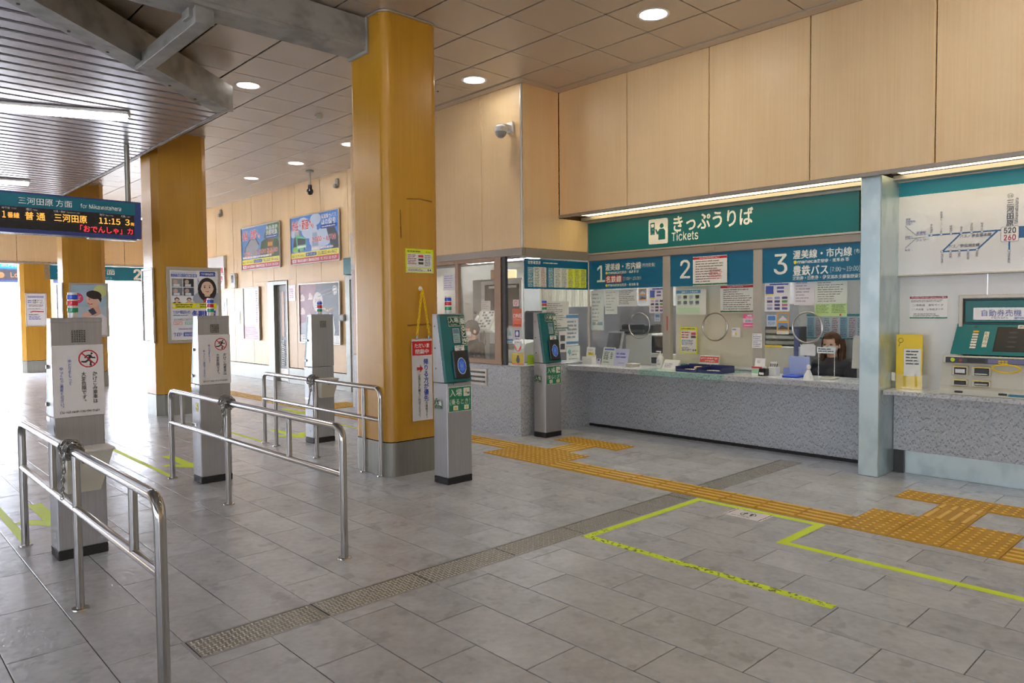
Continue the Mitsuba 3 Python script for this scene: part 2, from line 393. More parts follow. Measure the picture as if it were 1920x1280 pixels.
put('far_tiles', cat(*rest), 'floor_tile', 'floor', kind='stuff', label='grey floor tiles farther off')

# ---- ceiling tiles
CZ = 3.96
put('ceiling', box(FX0, 13.0, -13.0, 9.8, CZ + 0.05, CZ + 0.3), 'ceiling_dark', kind='structure', label='suspended ceiling of beige-grey metal tiles with dark joints')  # slab carried past the tiles, unseen, to hold back sky light
ct = mikit.ply(trimesh.Trimesh(*cbox(0.004, 0.593, 0.007, 0.590, CZ, CZ + 0.012, 0.003), process=False), 'ceiling_panel')
canopy = Polygon([(-7.9, 3.19), (-21.2, 3.19), (-21.2, -5.0), (-1.0, -5.0), (-6.05, 1.05)])
cs = []
for i in range(-27, 20):
    for j in range(-16, 4):
        x0, y0 = -5.865 + 0.597 * i, 4.963 + 0.597 * j
        if x0 < FX0 or y0 + 0.6 < FY0 or canopy.contains(sbox(x0, y0, x0 + 0.6, y0 + 0.6).buffer(0.3)): continue
        if y0 > 6.0 and x0 > -7.0: continue
        q = np.array([x0 + 0.3, y0 + 0.3, CZ]) - EYE
        vis = q @ fw > 0.3 and abs((q @ r0) / (q @ fw)) < 0.78 and (q @ u0) / (q @ fw) < 0.56
        cs.append((not vis, math.hypot(x0, y0), x0, y0))
cs.sort(); rest = []
for k, (nv, d2, x0, y0) in enumerate(cs):
    if k < 300: put('tile', ct, None, 'ceiling', at=T().translate([x0, y0, 0]))
    else: rest.append(box(x0 + 0.005, x0 + 0.592, y0 + 0.005, y0 + 0.592, CZ, CZ + 0.012))
if rest: put('far_tiles', cat(*rest), 'ceiling_panel', 'ceiling', kind='stuff')
put('trim_1', cat(box(-5.87, FX1, 6.155, 6.28, CZ - 0.012, CZ + 0.01), box(-9.6, -5.87, 5.57, 5.68, CZ - 0.012, CZ + 0.01), box(-5.87, -5.76, 5.57, 6.28, CZ - 0.012, CZ + 0.01)), 'ceiling_panel', kind='structure', label='narrow grey edge strip where the ceiling meets the ticket wall')

# ---- lower slatted canopy ceiling towards the platforms
SZ = 3.6
put('slatted_ceiling', prism(canopy.buffer(-0.02), SZ + 0.03, SZ + 0.06), 'ceiling_dark', kind='structure', label='low canopy soffit of aluminium slats over the ticket gates')
rest = []; k = 0; x = -6.2
sl = []
while x > -21.1:
    seg = canopy.intersection(LineString([(x, -4.95), (x, 3.5)]))
    if seg.length > 0.3:
        y0, y1 = seg.bounds[1], seg.bounds[3]
        sl.append((x, y0 + 0.02, y1 - 0.02))
    x -= 0.216
xx = -6.2 + 0.216
while xx < -1.6:
    seg = canopy.intersection(LineString([(xx, -4.95), (xx, 3.5)]))
    if seg.length > 0.3: sl.append((xx, seg.bounds[1] + 0.02, seg.bounds[3] - 0.02))
    xx += 0.216
for x, y0, y1 in sl:
    put('slat', prism([(y0, SZ + 0.03), (y1, SZ + 0.03), (y1, SZ + 0.004), (y0, SZ + 0.004)], x - 0.094, x + 0.094, 'x') if False else cbox(x - 0.088, x + 0.088, y0, y1, SZ, SZ + 0.032, 0.010), 'slat_metal', 'slatted_ceiling')
dg = np.array([-7.9 + 6.05, 3.19 - 1.05]); dg /= np.linalg.norm(dg); dn = np.array([-dg[1], dg[0]])
A, Bq = np.array([-7.9, 3.19]), np.array([-6.05, 1.05]) - dg * 7.9
fas = [tuple(A), tuple(Bq), tuple(Bq - dn * 0.1), tuple(A - dn * 0.1)]
put('fascia', cat(prism(fas, SZ - 0.012, SZ + 0.26), prism([tuple(A + dn * 0.1), tuple(Bq + dn * 0.1), tuple(Bq), tuple(A)], SZ - 0.012, SZ + 0.002)), 'grey_paint', 'slatted_ceiling', label='grey painted steel fascia along the slanted edge of the soffit')
put('edge_strip', box(-21.2, -7.9, 3.17, 3.20, SZ - 0.012, SZ + 0.02), 'grey_paint', 'slatted_ceiling')
put('screw', cat(*[cyl(tuple(A - dg * t + dn * 0.05) + (SZ - 0.018,), tuple(A - dg * t + dn * 0.05) + (SZ - 0.01,), 0.012, 8) for t in (0.5, 0.95, 1.4, 1.85, 2.3, 2.8)]), 'dark_grey', 'slatted_ceiling')

# ---- steel beam from the near pillar, with its bracket to the canopy fascia
b = thing('steel_beam', 'grey painted steel I-beam running from the near pillar along the ceiling', 'beam', kind='structure')
for nme, m in (('web', box(-5.62, -5.58, -5.0, 3.45, 3.70, 3.93)), ('lower_flange', cbox(-5.74, -5.46, -5.0, 3.45, 3.665, 3.70)), ('side_plate', cbox(-5.475, -5.46, -5.0, 3.45, 3.70, 3.94)), ('end_plate', cbox(-5.76, -5.445, 3.435, 3.46, 3.64, 3.95))):
    put(nme, m, 'grey_paint', b)
b = thing('bracket_arm', 'short grey steel arm joining the ceiling beam to the canopy fascia', 'beam', kind='structure')
put('arm', cbox(-6.95, -5.5, 2.03, 2.15, 3.55, 3.665), 'grey_paint', b)
put('hanger_plate', cbox(-5.70, -5.56, 2.0, 2.18, 3.60, 3.80), 'grey_paint', b)
put('end_plate', cbox(-5.50, -5.49, 2.02, 2.16, 3.545, 3.67), 'grey_paint', b)

# ---- ticket wall: overhanging upper panels
w = thing('wall_back', None, None, kind='structure'); tag(w, 'beech veneer upper wall above the ticket windows')
put('core', cat(box(-5.86, FX1, 6.30, 6.9, 2.565, CZ), box(-9.5, -5.88, 5.70, 6.9, 2.10, CZ), box(-9.5, -5.88, 5.7, 6.85, 2.09, 2.12)), 'joint', w)
xs = [-5.862, -4.87, -3.876, -2.88, -1.893, -0.90, 0.09, 1.08, 2.07, 3.06, 4.05, 5.04, 6.0]
for a, c in zip(xs, xs[1:]): put('panel', cbox(a + 0.004, c - 0.004, 6.28, 6.30, 2.535, CZ - 0.012, 0.003), 'beech', w)
bx = [-9.5, -8.55, -7.55, -6.552, -5.885]
for a, c in zip(bx, bx[1:]): put('panel', cbox(a + 0.003, c - 0.003, 5.68, 5.70, 2.13, CZ - 0.012, 0.003), 'beech', w)
put('panel', cbox(-5.88, -5.86, 5.695, 6.275, 2.13, CZ - 0.012, 0.003), 'beech', w)
put('panel', cbox(-5.885, -5.868, 6.28, 6.84, 2.13, 2.50, 0.003), 'beech', w)
put('corner_bead', cbox(-5.895, -5.862, 5.672, 5.70, 2.10, CZ - 0.012, 0.01), 'aluminium', w, label='aluminium corner bead')
put('bottom_rail', cat(box(-9.5, -5.86, 5.665, 5.72, 2.045, 2.13), box(-5.89, -5.855, 5.72, 6.84, 2.03, 2.13), box(-5.87, FX1, 6.27, 6.31, 2.505, 2.535)), 'rail_metal', w)
s = put('soffit', cat(box(-5.86, -2.47, 6.31, 6.40, 2.52, 2.535), box(-5.86, -2.47, 6.66, 6.83, 2.50, 2.535), box(-5.86, -2.47, 6.40, 6.66, 2.55, 2.56), box(-2.31, FX1, 6.31, 6.36, 2.52, 2.535), box(-2.31, FX1, 6.62, 6.83, 2.50, 2.535), box(-2.31, FX1, 6.36, 6.62, 2.55, 2.56)), 'aluminium', w)

# ---- left wall with its boards
w = thing('wall_left', 'beech panelled far wall with posters and a steel door', None, kind='structure')
put('core', cat(box(FX0, -14.77, 6.82, 7.0, 0, CZ), box(-14.77, -13.85, 6.82, 7.0, 2.08, CZ), box(-13.85, -9.5, 6.82, 7.0, 0, CZ)), 'joint', w)
jx = [FX0, -20.5, -19.5, -18.5, -17.51, -16.515, -15.51, -14.48, -13.485, -12.47, -11.48, -10.5, -9.5]
for a, c in zip(jx, jx[1:]):
    z0 = 0.32
    segs = [(a, c)]
    if c > -14.77 and a < -13.85:
        put('panel', cbox(a + 0.004, c - 0.004, 6.80, 6.82, 2.09, CZ, 0.003), 'beech', w)
        segs = [(max(a, FX0), min(c, -14.77)), (max(a, -13.85), c)]
    for p, q in segs:
        if q - p > 0.05: put('panel', cbox(p + 0.004, q - 0.004, 6.80, 6.82, z0, 2.09 if segs != [(a, c)] else CZ, 0.003), 'beech', w)
put('baseboard_left', cat(cbox(FX0, -14.77, 6.785, 6.83, 0, 0.31), cbox(-13.85, -11.52, 6.785, 6.83, 0, 0.31)), 'steel_skirt', kind='structure', label='grey metal skirting along the far left wall')

# ---- far end wall header and its openings to the platform
w = thing('wall_far', 'beech header panel over the bright openings to the platforms', None, kind='structure')
put('core', box(-21.6, -21.22, FY0, 7.0, 2.735, CZ), 'joint', w)
yy = [-5.0, -3.6, -2.4, -1.2, 0.0, 1.15, 2.35, 3.40, 4.60, 5.80, 6.8]
for a, c in zip(yy, yy[1:]): put('panel', cbox(-21.22, -21.2, a + 0.004, c - 0.004, 2.74, CZ, 0.003), 'beech', w)
put('track', box(-21.6, -21.19, FY0, 7.0, 2.68, 2.735), 'aluminium', w, label='pale metal track under the header')

# ---- pillars
def pillar(x0, x1, y0, y1, label, rounded=True, skirt=0.295, z1=CZ, group=None):
    p = thing('pillar', label, 'pillar')
    g = sbox(x0, y0, x1, y1)
    g = g.buffer(-0.09).buffer(0.09, 8) if rounded else g.buffer(-0.08).buffer(0.08, join_style=3)
    put('shaft', prism(g, skirt + 0.008, z1), 'amber_wood', p, smooth=35 if rounded else False)
    put('joint', prism(g.buffer(-0.006), skirt - 0.01, skirt + 0.01), 'black_rubber', p)
    put('skirt', prism(g.buffer(0.004), 0, skirt), 'steel_skirt', p, smooth=35 if rounded else False, label='grey steel skirt')
    put('top_ring', prism(g.buffer(0.012).difference(g.buffer(0.001)), z1 - 0.02, z1 - 0.004), 'aluminium', p)
    return p
pillar(-5.80, -5.22, 3.46, 4.03, 'nearest and largest amber wood pillar, carrying a hanging yellow chain and a closed-lane sign')
pillar(-11.22, -10.66, 3.29, 4.04, 'amber wood pillar with a framed winter-course poster, behind the second ticket gate', False)
pillar(-16.5, -15.93, 3.29, 4.02, 'amber wood pillar with a framed poster of a smiling woman, seen behind the nearest gate', False)
pillar(-21.55, -21.15, 3.44, 4.15, 'farthest amber wood pillar under the header, with a framed notice', False, z1=2.70)

# ---- steel column between the ticket windows and the machine bay
put('steel_column', cbox(-2.475, -2.31, 6.36, 6.86, 0, 2.52, 0.006), 'steel_column', label='bright stainless steel column between the ticket windows and the ticket machine', cat='column')

# ---- the booth's and the counter's granite fronts
g = thing('ticket_counter', 'long speckled granite counter under the three ticket windows', 'counter')
put('front', box(-5.90, -2.47, 6.84, 6.90, 0.0, 0.72), 'granite', g)
put('return_side', box(-5.95, -5.89, 5.66, 6.84, 0.0, 0.79), 'granite', g)
put('booth_front', cat(box(-7.05 - 2.4, -5.95, 5.66, 5.72, 0.0, 0.79)), 'granite', g)
put('toe_kick', box(-5.88, -2.48, 6.825, 6.842, 0.0, 0.03), 'black_rubber', g)
put('vent', cat(box(-7.2, -6.46, 5.648, 5.66, 0.545, 0.735)), 'aluminium', g, label='metal vent grille')
put('vent_slot', cat(*[box(-7.17, -6.49, 5.640, 5.65, z, z + 0.022) for z in (0.575, 0.63, 0.685)]), 'black_plastic', g)
c = g
put('slab', cbox(-5.87, -4.83, 6.42, 6.97, 0.712, 0.772, 0.006), 'granite_top', c)
put('slab', cbox(-4.83, -3.80, 6.42, 6.97, 0.712, 0.772, 0.006), 'granite_green', c, label='greener middle slab')
put('slab', cbox(-3.80, -2.48, 6.42, 6.97, 0.712, 0.772, 0.006), 'granite_top', c)
put('booth_sill', cat(cbox(-9.45, -5.89, 5.65, 5.95, 0.79, 0.80, 0.003), cbox(-6.2, -5.88, 5.66, 6.84, 0.79, 0.80, 0.003)), 'granite_top', c)

# ---- machine bay
w = thing('wall_right', 'white panelled wall of the ticket machine bay', None, kind='structure')
put('panel', cbox(-2.31, -1.655, 6.80, 6.84, 0.72, 1.70, 0.002), 'white_gloss', w)
put('panel', cbox(-1.65, -0.6, 6.80, 6.84, 0.72, 1.70, 0.002), 'white_gloss', w)
put('panel', cbox(-0.595, FX1, 6.80, 6.84, 0.72, 1.70, 0.002), 'white_gloss', w)
put('upper', box(-2.31, FX1, 6.81, 6.86, 1.70, 2.52), 'white_gloss', w)
g = thing('machine_counter', 'granite shelf and apron under the ticket machine', 'counter')
put('slab', cbox(-2.305, FX1, 6.42, 6.80, 0.692, 0.732, 0.005), 'granite_top', g)
for a, c in ((-2.305, -1.59), (-1.588, -0.6), (-0.598, 1.0), (1.002, FX1)): put('panel', cbox(a, c - 0.002, 6.68, 6.72, 0.20, 0.692, 0.002), 'granite', g)
put('steel_plinth', cbox(-2.22, FX1, 6.72, 6.75, 0.0, 0.2, 0.002), 'steel_column', g, label='blue-grey steel plinth')
put('post', box(-2.305, -2.225, 6.70, 6.80, 0.0, 0.692), 'dark_grey', g)

# ================================================================ drain, tapes, sticker
d = thing('floor_drain', 'long narrow steel chequer-plate drain cover crossing the floor', 'drain cover')
ys = [1.075] + [1.667 + 0.598 * k for k in range(0, 5)] + [4.65, 4.755]
ys2 = [5.055, 5.65, 6.25, 6.5]
for y0, y1 in list(zip(ys, ys[1:])) + list(zip(ys2, ys2[1:])):
    p = put('plate', cbox(-3.222, -3.038, y0 + 0.003, y1 - 0.003, -0.006, 0.001, 0.001), 'steel_skirt', d)
    ms = []; nx, ny = 8, max(2, int((y1 - y0) / 0.0225))
    for i in range(nx):
        for j in range(ny):
            cx, cy = -3.213 + 0.0225 * (i + 0.5), y0 + 0.012 + 0.0225 * (j + 0.3); s = 1 if (i + j) % 2 else -1
            V = np.array([[-0.0095, -0.003, 0], [0.0095, -0.003, 0], [0.0095, 0.003, 0], [-0.0095, 0.003, 0], [-0.0075, -0.001, 0.0036], [0.0075, -0.001, 0.0036], [0.0075, 0.001, 0.0036], [-0.0075, 0.001, 0.0036]])
            a = math.radians(90 if s > 0 else 0); R = np.array([[math.cos(a), -math.sin(a)], [math.sin(a), math.cos(a)]])
            V[:, :2] = V[:, :2] @ R.T
            if cy < y1 - 0.012: ms.append((V + [cx, cy, 0.001], [[4, 5, 6], [4, 6, 7], [0, 1, 5], [0, 5, 4], [1, 2, 6], [1, 6, 5], [2, 3, 7], [2, 7, 6], [3, 0, 4], [3, 4, 7]]))
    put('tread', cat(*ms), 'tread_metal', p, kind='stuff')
put('rim', cat(box(-3.236, -3.224, 1.068, 6.5, -0.01, 0.002), box(-3.036, -3.024, 1.068, 6.5, -0.01, 0.002), box(-3.236, -3.024, 1.06, 1.072, -0.01, 0.002)), 'steel', d)

def tape(pts, w, label, mat='tape_clean', group=None):
    g = LineString(pts).buffer(w / 2, cap_style=2, join_style=2)
    return put('floor_tape', prism(g, 0.0003, 0.0013), mat, label=label, cat='floor tape', group=group)
tape([(-1.44, 3.438), (-2.98, 3.438), (-2.98, 4.705), (-2.06, 4.705)], 0.056, 'worn yellow floor tape forming three sides of the queue box beside the drain', 'tape')
tape([(-2.066, 4.73), (-2.066, 4.185), (0.9, 4.185)], 0.058, 'yellow floor tape stepping back from the guide tiles and running to the right edge')
tape([(-8.2, 0.855), (-5.33, 0.855)], 0.05, 'yellow floor tape in line with the nearest handrail')
tape([(-8.6, 2.14), (-6.62, 2.14)], 0.045, 'yellow floor tape in line with the middle handrail')
tape([(-8.6, 3.46), (-7.70, 3.46)], 0.045, 'yellow floor tape in line with the farthest handrail')
tape([(-8.6, 4.69), (-5.9, 4.69)], 0.04, 'yellow floor tape running behind the nearest amber pillar')
def arrow(tx, ty, label, ln=0.72):
    g = unary_union([LineString([(tx - ln, ty), (tx - 0.06, ty)]).buffer(0.045, cap_style=2), LineString([(tx - 0.24, ty + 0.17), (tx, ty), (tx - 0.24, ty - 0.17)]).buffer(0.05, cap_style=2, join_style=2)])
    put('floor_arrow', prism(g, 0.0003, 0.0013), 'tape_clean', label=label, cat='floor arrow')
arrow(-5.70, 1.08, 'yellow tape arrow on the floor beside the nearest ticket gate')
arrow(-6.95, 2.43, 'yellow tape arrow on the floor behind the middle handrail, pointing at the second gate')
arrow(-7.72, 3.90, 'yellow tape arrow on the floor in front of the third gate, seen through the handrails')
arrow(-9.5, 4.88, 'small far yellow tape arrow on the floor, seen behind the third gate')
P = Print(0.28, 0.195, (238, 236, 240), 0.001)
P.rect(0.012, 0, 0.018, 0.195, (110, 30, 80)).rect(0.262, 0, 0.268, 0.195, (110, 30, 80)).poly(affinity.scale(Point(0.14, 0.1).buffer(0.05, 14).difference(Point(0.14, 0.1).buffer(0.045, 14)), 1.1, 1), (20, 20, 20))
for x, a in ((0.118, 18), (0.162, -18)): P.poly(affinity.rotate(affinity.scale(Point(x, 0.112).buffer(0.014), 0.9, 1.3), -a), (20, 20, 20)).poly(affinity.rotate(affinity.scale(Point(x - 0.004 * np.sign(a), 0.082).buffer(0.010), 0.9, 1.0), -a), (20, 20, 20))
P.lines(0.05, 0.17, 0.23, 0.188, 1, (150, 140, 150)).lines(0.05, 0.02, 0.23, 0.04, 1, (150, 140, 150))
P.place('floor_sticker', (-2.655, 4.49, 0.0013), UX, UY, label='white floor sticker with a pair of black footprints in a ring', cat='sticker')
P = Print(0.62, 0.20, (238, 236, 240), 0.001); P.line([(0.1, 0.05), (0.3, 0.15), (0.3, 0.05)], 0.03, (60, 50, 60)).lines(0.35, 0.04, 0.6, 0.16, 3, (120, 100, 120))
P.place('floor_sticker', (-13.3, 1.74, 0.0013), UX, UY, label='white floor sticker far left on the bright floor, cut by the photo edge', cat='sticker')

# ================================================================ handrails
def handrail(y, x0, x1, posts, shorts, label):
    h = thing('handrail', label, 'handrail')
    top, mid, r = 0.762, 0.487, 0.0215
    put('top_rail', tube(fillet([(x0, y, 0.0), (x0, y, top), (x1, y, top), (x1, y, 0.0)], 0.085, 8), r, 18), 'chrome', h, smooth=40)
    put('middle_rail', cyl((x0, y, mid), (x1, y, mid), r * 0.92, 16), 'chrome', h, smooth=40)
    for x in posts: put('post', cyl((x, y, 0), (x, y, top), r * 0.9, 16), 'chrome', h, smooth=40)
    for x in shorts: put('upright', cyl((x, y, mid), (x, y, top), r * 0.8, 14), 'chrome', h, smooth=40)
    for x in [x0, x1] + posts: put('flange', lathe([(0.0, 0.007), (0.038, 0.006), (0.040, 0.0), (0.0, 0.0)], (x, y, 0), 20), 'chrome', h, smooth=30)
    return h
handrail(0.84, -5.30, -2.745, [-3.96], [-4.46, -3.06], 'nearest steel tube handrail at the left edge, with a chain bundled on its top rail')
handrail(2.131, -6.58, -3.70, [-5.368], [-6.30, -4.37], 'middle steel tube handrail in front of the second ticket gate')
handrail(3.455, -7.66, -5.345, [-7.38, -6.49, -5.615], [], 'farthest steel tube handrail, ending in front of the nearest amber pillar')

# chains bundled round the rails
def link_chain(pts, w=0.015, l=0.033, r=0.0032, n=7):
    """interlocked oval links along a path"""
    p = np.asarray(pts, float); s = np.concatenate([[0], np.cumsum(np.linalg.norm(np.diff(p, axis=0), axis=1))]); ms = []; k = 0; t = 0.0
    while t < s[-1] - l * 0.4:
        a, b2 = [np.array([np.interp(q, s, p[:, i]) for i in range(3)]) for q in (t, min(t + l * 0.9, s[-1]))]
        d = b2 - a; d /= np.linalg.norm(d) + 1e-9; c = (a + b2) / 2
        e = np.cross(d, [0, 0, 1] if abs(d[2]) < 0.8 else [0, 1, 0]); e /= np.linalg.norm(e)
        if k % 2: e = np.cross(d, e)
        th = np.arange(10) * 2 * np.pi / 10
        ms.append(tube(c + np.outer(np.cos(th), d) * (l / 2) + np.outer(np.sin(th), e) * (w / 2), r, 5, True)); t += l * 0.72; k += 1
    return cat(*ms)
def bundle(x, y, label, tail, seed):
    R = random.Random(seed); top = 0.762; pts = []
    for k in range(44):
        a = k * 0.8; rr = 0.032 + 0.020 * R.random(); pts.append((x + 0.05 * math.sin(k * 0.33) + R.uniform(-0.008, 0.008), y + rr * math.cos(a), top + rr * math.sin(a)))
    m1 = link_chain(pts); tl = [(x - 0.01, y - 0.036, top - 0.02)] + [(x + 0.012 * math.sin(i) - 0.004 * i, y - 0.034, top - 0.02 - tail * (i + 1) / 6) for i in range(6)]
    tl2 = [(x + 0.03, y - 0.036, top - 0.01), (x + 0.035, y - 0.037, top - tail * 0.45), (x + 0.03, y - 0.036, top - tail * 0.5), (x + 0.02, y - 0.037, top - 0.02)]
    put('metal_chain', cat(m1, link_chain(tl), link_chain(tl2)), 'chain_metal', label=label, cat='chain', smooth=50)
bundle(-4.06, 0.84, 'steel chain wound round the top rail of the nearest handrail', 0.22, 1)
bundle(-5.36, 2.131, 'steel chain wound round the top rail of the middle handrail', 0.2, 2)
bundle(-6.55, 3.455, 'steel chain wound round the top rail of the farthest handrail', 0.24, 3)

# ================================================================ ticket gates
def slope_frame(g):
    """panel coordinates on the sloping face: u across (+y), v up the slope"""
    x0, y0 = g['x'] + 0.0925, g['y'] - 0.13
    a = np.array([x0, y0, 0.845]); b2 = np.array([g['x'] + 0.004, y0, 1.388])
    v = b2 - a; L = np.linalg.norm(v); return a, np.array(UY, float), v / L, L
def light_tower(g, dx, dy):
    t = put('tower_stem', lathe([(0.0, 0.0), (0.026, 0.0), (0.026, 0.035), (0.025, 0.036), (0.025, 0.152), (0.0, 0.152)], (g['x'] + dx, g['y'] + dy, 1.398), 20), 'lens_white', g['key'], smooth=30, label='white stacked signal light')
    for nme, z0, z1 in (('lens_blue', 0.112, 0.138), ('lens_red', 0.076, 0.104), ('lens_green', 0.036, 0.062)):
        put(nme, lathe([(0.0, z0), (0.0265, z0), (0.028, z0 + 0.003), (0.028, z1 - 0.003), (0.0265, z1), (0.0, z1)], (g['x'] + dx, g['y'] + dy, 1.398), 20), nme, t, smooth=30)
def ent_label(P, s=1.0):
    P.rect(0.003, 0.003, P.w - 0.003, P.h - 0.003, (235, 240, 235)).rect(0.006, 0.006, P.w - 0.006, P.h - 0.006, (22, 72, 48))
def gate_front(x, y, label):
    g = {'x': x, 'y': y}; k = g['key'] = thing('ticket_gate', label, 'ticket gate', 'entrance ticket gates with teal reader fronts')
    put('plinth', cbox(x - 0.0925, x + 0.0925, y - 0.13, y + 0.13, 0, 0.055), 'black_rubber', k)
    put('lower_body', cbox(x - 0.0925, x + 0.0925, y - 0.13, y + 0.13, 0.055, 0.836, 0.006), 'steel', k)
    put('upper_body', prism([(x - 0.0925, 0.840), (x + 0.06, 0.840), (x - 0.03, 1.395), (x - 0.0925, 1.395)], y - 0.13, y + 0.13, 'y'), 'steel', k)
    put('top_cap', cbox(x - 0.0945, x - 0.005, y - 0.132, y + 0.132, 1.392, 1.403, 0.003), 'steel', k)
    put('screw', cat(*[cyl((x + dx, y - 0.1335, z), (x + dx, y - 0.128, z), 0.006, 8) for dx, z in ((-0.05, 0.95), (-0.06, 1.12), (-0.065, 1.30), (-0.05, 0.70))]), 'dark_grey', k)
    cov = put('reader_cover', prism([(x + 0.058, 0.842), (x + 0.0925, 0.842), (x + 0.004, 1.390), (x - 0.034, 1.390)], y - 0.1305, y + 0.1305, 'y'), 'teal', k, label='teal sloping cover')
    o, u, v, L = slope_frame(g); W = 0.26; n = np.cross(u, v)
    def stick(nme, P, s, t, par=cov, off=0.0025, bs='print', **kw):   # s, t: lower-left corner of the print as fractions from the upper left
        P.place(nme, o + u * (s * W) + v * ((1 - t) * L) + n * off, u, v, bs, par, **kw)
    P = Print(0.125, 0.085, (20, 70, 46)); ent_label(P); P.text('入場', 0.0625, 0.036, 0.045, (240, 244, 238), al='c', bold=1, sx=1.1).text('Entrance', 0.0625, 0.013, 0.016, (230, 236, 230), 'I', al='c')
    stick('entrance_label', P, 0.30, 0.17)
    P = Print(0.054, 0.25, (20, 70, 46)); ent_label(P); P.text('乗るとき', 0.027, 0.237, 0.056, (240, 244, 238), bold=1.5, vert=True)
    stick('boarding_label', P, 0.79, 0.47)
    P = Print(0.085, 0.135, (52, 62, 66)); P.rect(0.006, 0.006, 0.079, 0.129, (150, 178, 180)).rect(0.012, 0.085, 0.073, 0.122, (96, 130, 150)).lines(0.014, 0.012, 0.07, 0.075, 4, (110, 140, 140))
    stick('screen', P, 0.42, 0.43)
    m = frame(o + u * 0.078 + v * 0.02 + n * 0.0, u, v, cbox(0, 0.165, 0, 0.235, 0, 0.02, 0.012)); rd = put('card_reader', m, 'black_plastic', cov)
    el = affinity.scale(Point(0.082, 0.105).buffer(0.05, 16), 0.92, 1.38)
    P = Print(0.001, 0.001, (28, 28, 31), 0.001); P.w = P.h = 1
    P.poly(el, (226, 230, 236)).poly(el.buffer(-0.005), (36, 92, 214)).poly(el.buffer(-0.022), (70, 130, 238)).disc(0.082, 0.105, 0.014, (130, 160, 240))
    for a in (45, 135, 225, 315): P.line([(0.082 + 0.022 * math.cos(math.radians(a)), 0.105 + 0.03 * math.sin(math.radians(a))), (0.082 + 0.034 * math.cos(math.radians(a)), 0.105 + 0.048 * math.sin(math.radians(a)))], 0.006, (120, 165, 245))
    P.place('touch_mark', o + u * 0.078 + v * 0.02 + n * 0.0205, u, v, 'print', rd, label='blue oval touch mark')
    P = Print(0.1, 0.062, (240, 240, 236)); P.text('1枚', 0.05, 0.018, 0.03, (50, 50, 120), al='c', bold=1).lines(0.008, 0.046, 0.092, 0.058, 1, (90, 90, 90)).lines(0.008, 0.006, 0.092, 0.014, 1, (200, 60, 60))
    stick('notice_tag', P, 0.43, 0.575, off=0.013)
    put('tag_stand', frame(o + u * 0.115 + v * (0.43 * L) + n * 0.0, u, v, cbox(0, 0.094, 0, 0.05, 0, 0.010)), 'grey_plastic', cov)
    P = Print(0.243, 0.205, (236, 240, 236)); P.rect(0.004, 0.004, 0.239, 0.201, (38, 118, 84)).text('入場', 0.012, 0.132, 0.066, (240, 244, 240), bold=0.5).text('(乗るとき)', 0.121, 0.062, 0.052, (236, 240, 236), al='c', w=0.22)
    P.rrect(0.158, 0.122, 0.226, 0.192, 0.008, (226, 232, 226)).poly([(0.17, 0.15), (0.2, 0.15), (0.19, 0.175)], (216, 196, 60)).rect(0.195, 0.14, 0.222, 0.155, (90, 110, 140))
    for sx in (0.05, 0.165): P.rrect(sx, 0.012, sx + 0.05, 0.05, 0.006, (224, 230, 220)).rect(sx + 0.014, 0.018, sx + 0.036, 0.04, (216, 196, 60))
    P.place('front_poster', (x + 0.0947, y - 0.118, 0.597), UY, UZ, 'print', k)
    P = Print(0.118, 0.082, (20, 70, 46)); ent_label(P); P.text('入場', 0.059, 0.034, 0.042, (240, 244, 238), al='c', bold=1, sx=1.1).text('Entrance', 0.059, 0.014, 0.014, (230, 236, 230), 'I', al='c')
    P.place('side_label', (x - 0.083, y - 0.1322, 0.615), UX, UZ, 'print', k)
    P = Print(0.06, 0.012, (20, 90, 90)); P.lines(0.003, 0.002, 0.057, 0.01, 1, (220, 230, 230)); P.place('maker_plate', (x + 0.0947, y - 0.12, 0.822), UY, UZ, 'print', k)
    light_tower(g, -0.045, 0.0)
    return k
